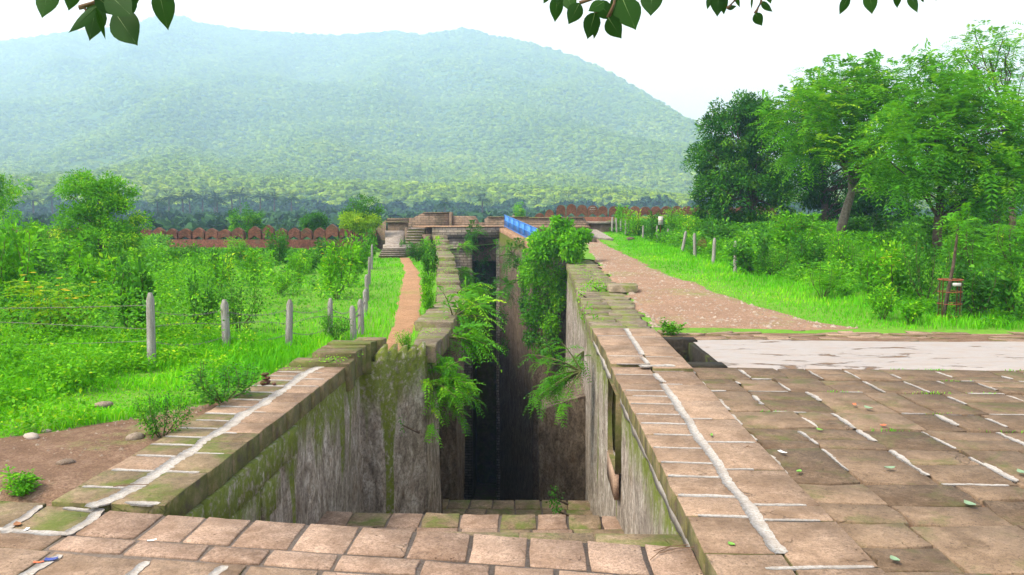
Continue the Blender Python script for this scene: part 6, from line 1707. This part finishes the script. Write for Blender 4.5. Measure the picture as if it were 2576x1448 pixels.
# litter and fallen leaves
def flake(name, px, py, z, L, W, mat, label, cat, group=None, curl=.25):
    p = U(px, py, z); n = 5; t_ = np.linspace(-1, 1, n); a = random.uniform(0, 6)
    w_ = (1 - t_ ** 2) ** .6 + .02 if cat == 'leaf' else np.full(n, 1.0)
    m = MB(); V = []
    for q in range(n): V += [(t_[q] * L / 2, -w_[q] * W / 2, curl * L * t_[q] ** 2 * .3 + .004), (t_[q] * L / 2, 0, curl * L * t_[q] ** 2 * .3 - .0), (t_[q] * L / 2, w_[q] * W / 2, curl * L * t_[q] ** 2 * .3 + .006)]
    V2 = [(x, y, zz - .002) for x, y, zz in V]; F = []
    for q in range(n - 1):
        for s2 in (0, 1):
            b_ = q * 3 + s2; F.append([b_, b_ + 3, b_ + 4, b_ + 1]); F.append([b_ + 15, b_ + 16, b_ + 19, b_ + 18])
    m.add(V + V2, F); o = obj(name, m.mesh(name, mat), label=label, cat=cat, group=group); o.location = (p.x, p.y, p.z + .006); o.rotation_euler = (0, 0, a); return o
M['foil_blue'] = plain_mat('blue_wrapper', (.03, .05, .3), .25, .6, .5); M['orange'] = plain_mat('orange_wrapper', (.7, .13, .04), .5); M['paper'] = plain_mat('white_paper', (.75, .75, .77), .7); M['leaf_pale'] = plain_mat('fallen_leaf_pale', (.17, .26, .16), .6); M['leaf_green'] = plain_mat('fallen_leaf_green', (.13, .3, .04), .6); M['leaf_brown'] = plain_mat('fallen_leaf_brown', (.24, .1, .04), .7)
for a in ((128, 1411, ZP, .09, .06, 'foil_blue', 'crumpled shiny blue and white wrapper on the landing', 'litter'), (97, 1418, ZP, .075, .03, 'orange', 'bright orange wrapper beside the blue one', 'litter'), (67, 1335, ZP, .06, .03, 'paper', 'small white paper scrap inside the white-jointed slab', 'litter'), (382, 1363, ZP, .07, .03, 'paper', 'white foil scrap on the second rosy slab', 'litter'),
          (44, 1322, ZP, .11, .06, 'leaf_brown', 'curled brown leaf on the white-jointed slab', 'leaf'), (2440, 1270, .01, .13, .075, 'leaf_pale', 'large pale green fallen leaf on the right paving', 'leaf'), (1790, 1097, .06, .12, .03, 'leaf_green', 'yellow-green sliver of leaf on the right coping joint', 'leaf'), (1878, 1114, .02, .09, .05, 'leaf_pale', 'pale leaf next to the forked twig', 'leaf'), (1968, 1140, .02, .1, .05, 'paper', 'white leaf scrap right of the forked twig', 'litter'),
          (2010, 1188, .02, .09, .05, 'leaf_green', 'dark green leaf near the middle of the paving', 'leaf'), (1990, 1222, .02, .1, .06, 'leaf_pale', 'pale leaf below the dark green one', 'leaf'), (2238, 1179, .02, .12, .06, 'leaf_pale', 'grey-green leaf beside the white joint scraps', 'leaf'), (2062, 1083, .02, .1, .05, 'leaf_green', 'lime leaf tip standing on a paving joint', 'leaf'), (2185, 1028, .02, .16, .08, 'leaf_pale', 'bluish leaf far back on the paving', 'leaf'), (2570, 1190, .02, .13, .07, 'leaf_pale', 'leaf at the right edge of the paving', 'leaf'), (2251, 1410, .02, .1, .06, 'leaf_pale', 'dry pale leaf near the bottom of the paving', 'leaf'),
          (1520, 1170, .02, .1, .05, 'leaf_brown', 'brown leaf on the deep landing', 'leaf'), (1840, 1372, ZR, .07, .05, 'leaf_green', 'small green leaf on the nearest right slab', 'leaf'), (2150, 1020, .02, .1, .04, 'orange', 'orange scrap in a far paving joint', 'litter'), (2222, 1072, .02, .07, .05, 'orange', 'small orange scrap near the white joint pieces', 'litter')):
    px, py, z, L, W, mt, lb, ct = a
    if py == 1170: continue
    flake('fallen_leaf' if ct == 'leaf' else 'litter_scrap', px, py, z, L, W, M[mt], lb, ct)
p = U(1880, 1130, .03)
tw = empty('forked_twig', 'dry forked brown twig lying on the right paving', 'twig', p)
for P in ([(-.18, .05, .01), (-.1, -.1, .012), (.0, .02, .02), (.12, -.06, .012), (.25, .0, .01)], [(.0, .02, .02), (.06, .12, .01)]):
    m = MB(); m.tube(P, .006, 5); m.build('twig_branch', M['twig'], tw)
for px, py, lb in ((1690, 1392, 'thin dry twigs at the right end of the landing'), (330, 1228, 'small dry twig on the left coping')):
    p = U(px, py, ZP if px > 1000 else ZL); tw = empty('dry_twig', lb, 'twig', p + Vector((0, 0, .022)))
    for q in range(3 if px > 1000 else 1):
        a = random.uniform(-.4, .4) + q * .5; d = np.array([math.cos(a), math.sin(a), 0]) * .16; o_ = np.array([random.uniform(-.1, .1), random.uniform(-.06, .06), 0]) * (px > 1000)
        m = MB(); m.tube([o_ - d, o_ + [0, .02, .006], o_ + d], .004, 4); m.build('twig_branch', M['twig'], tw)
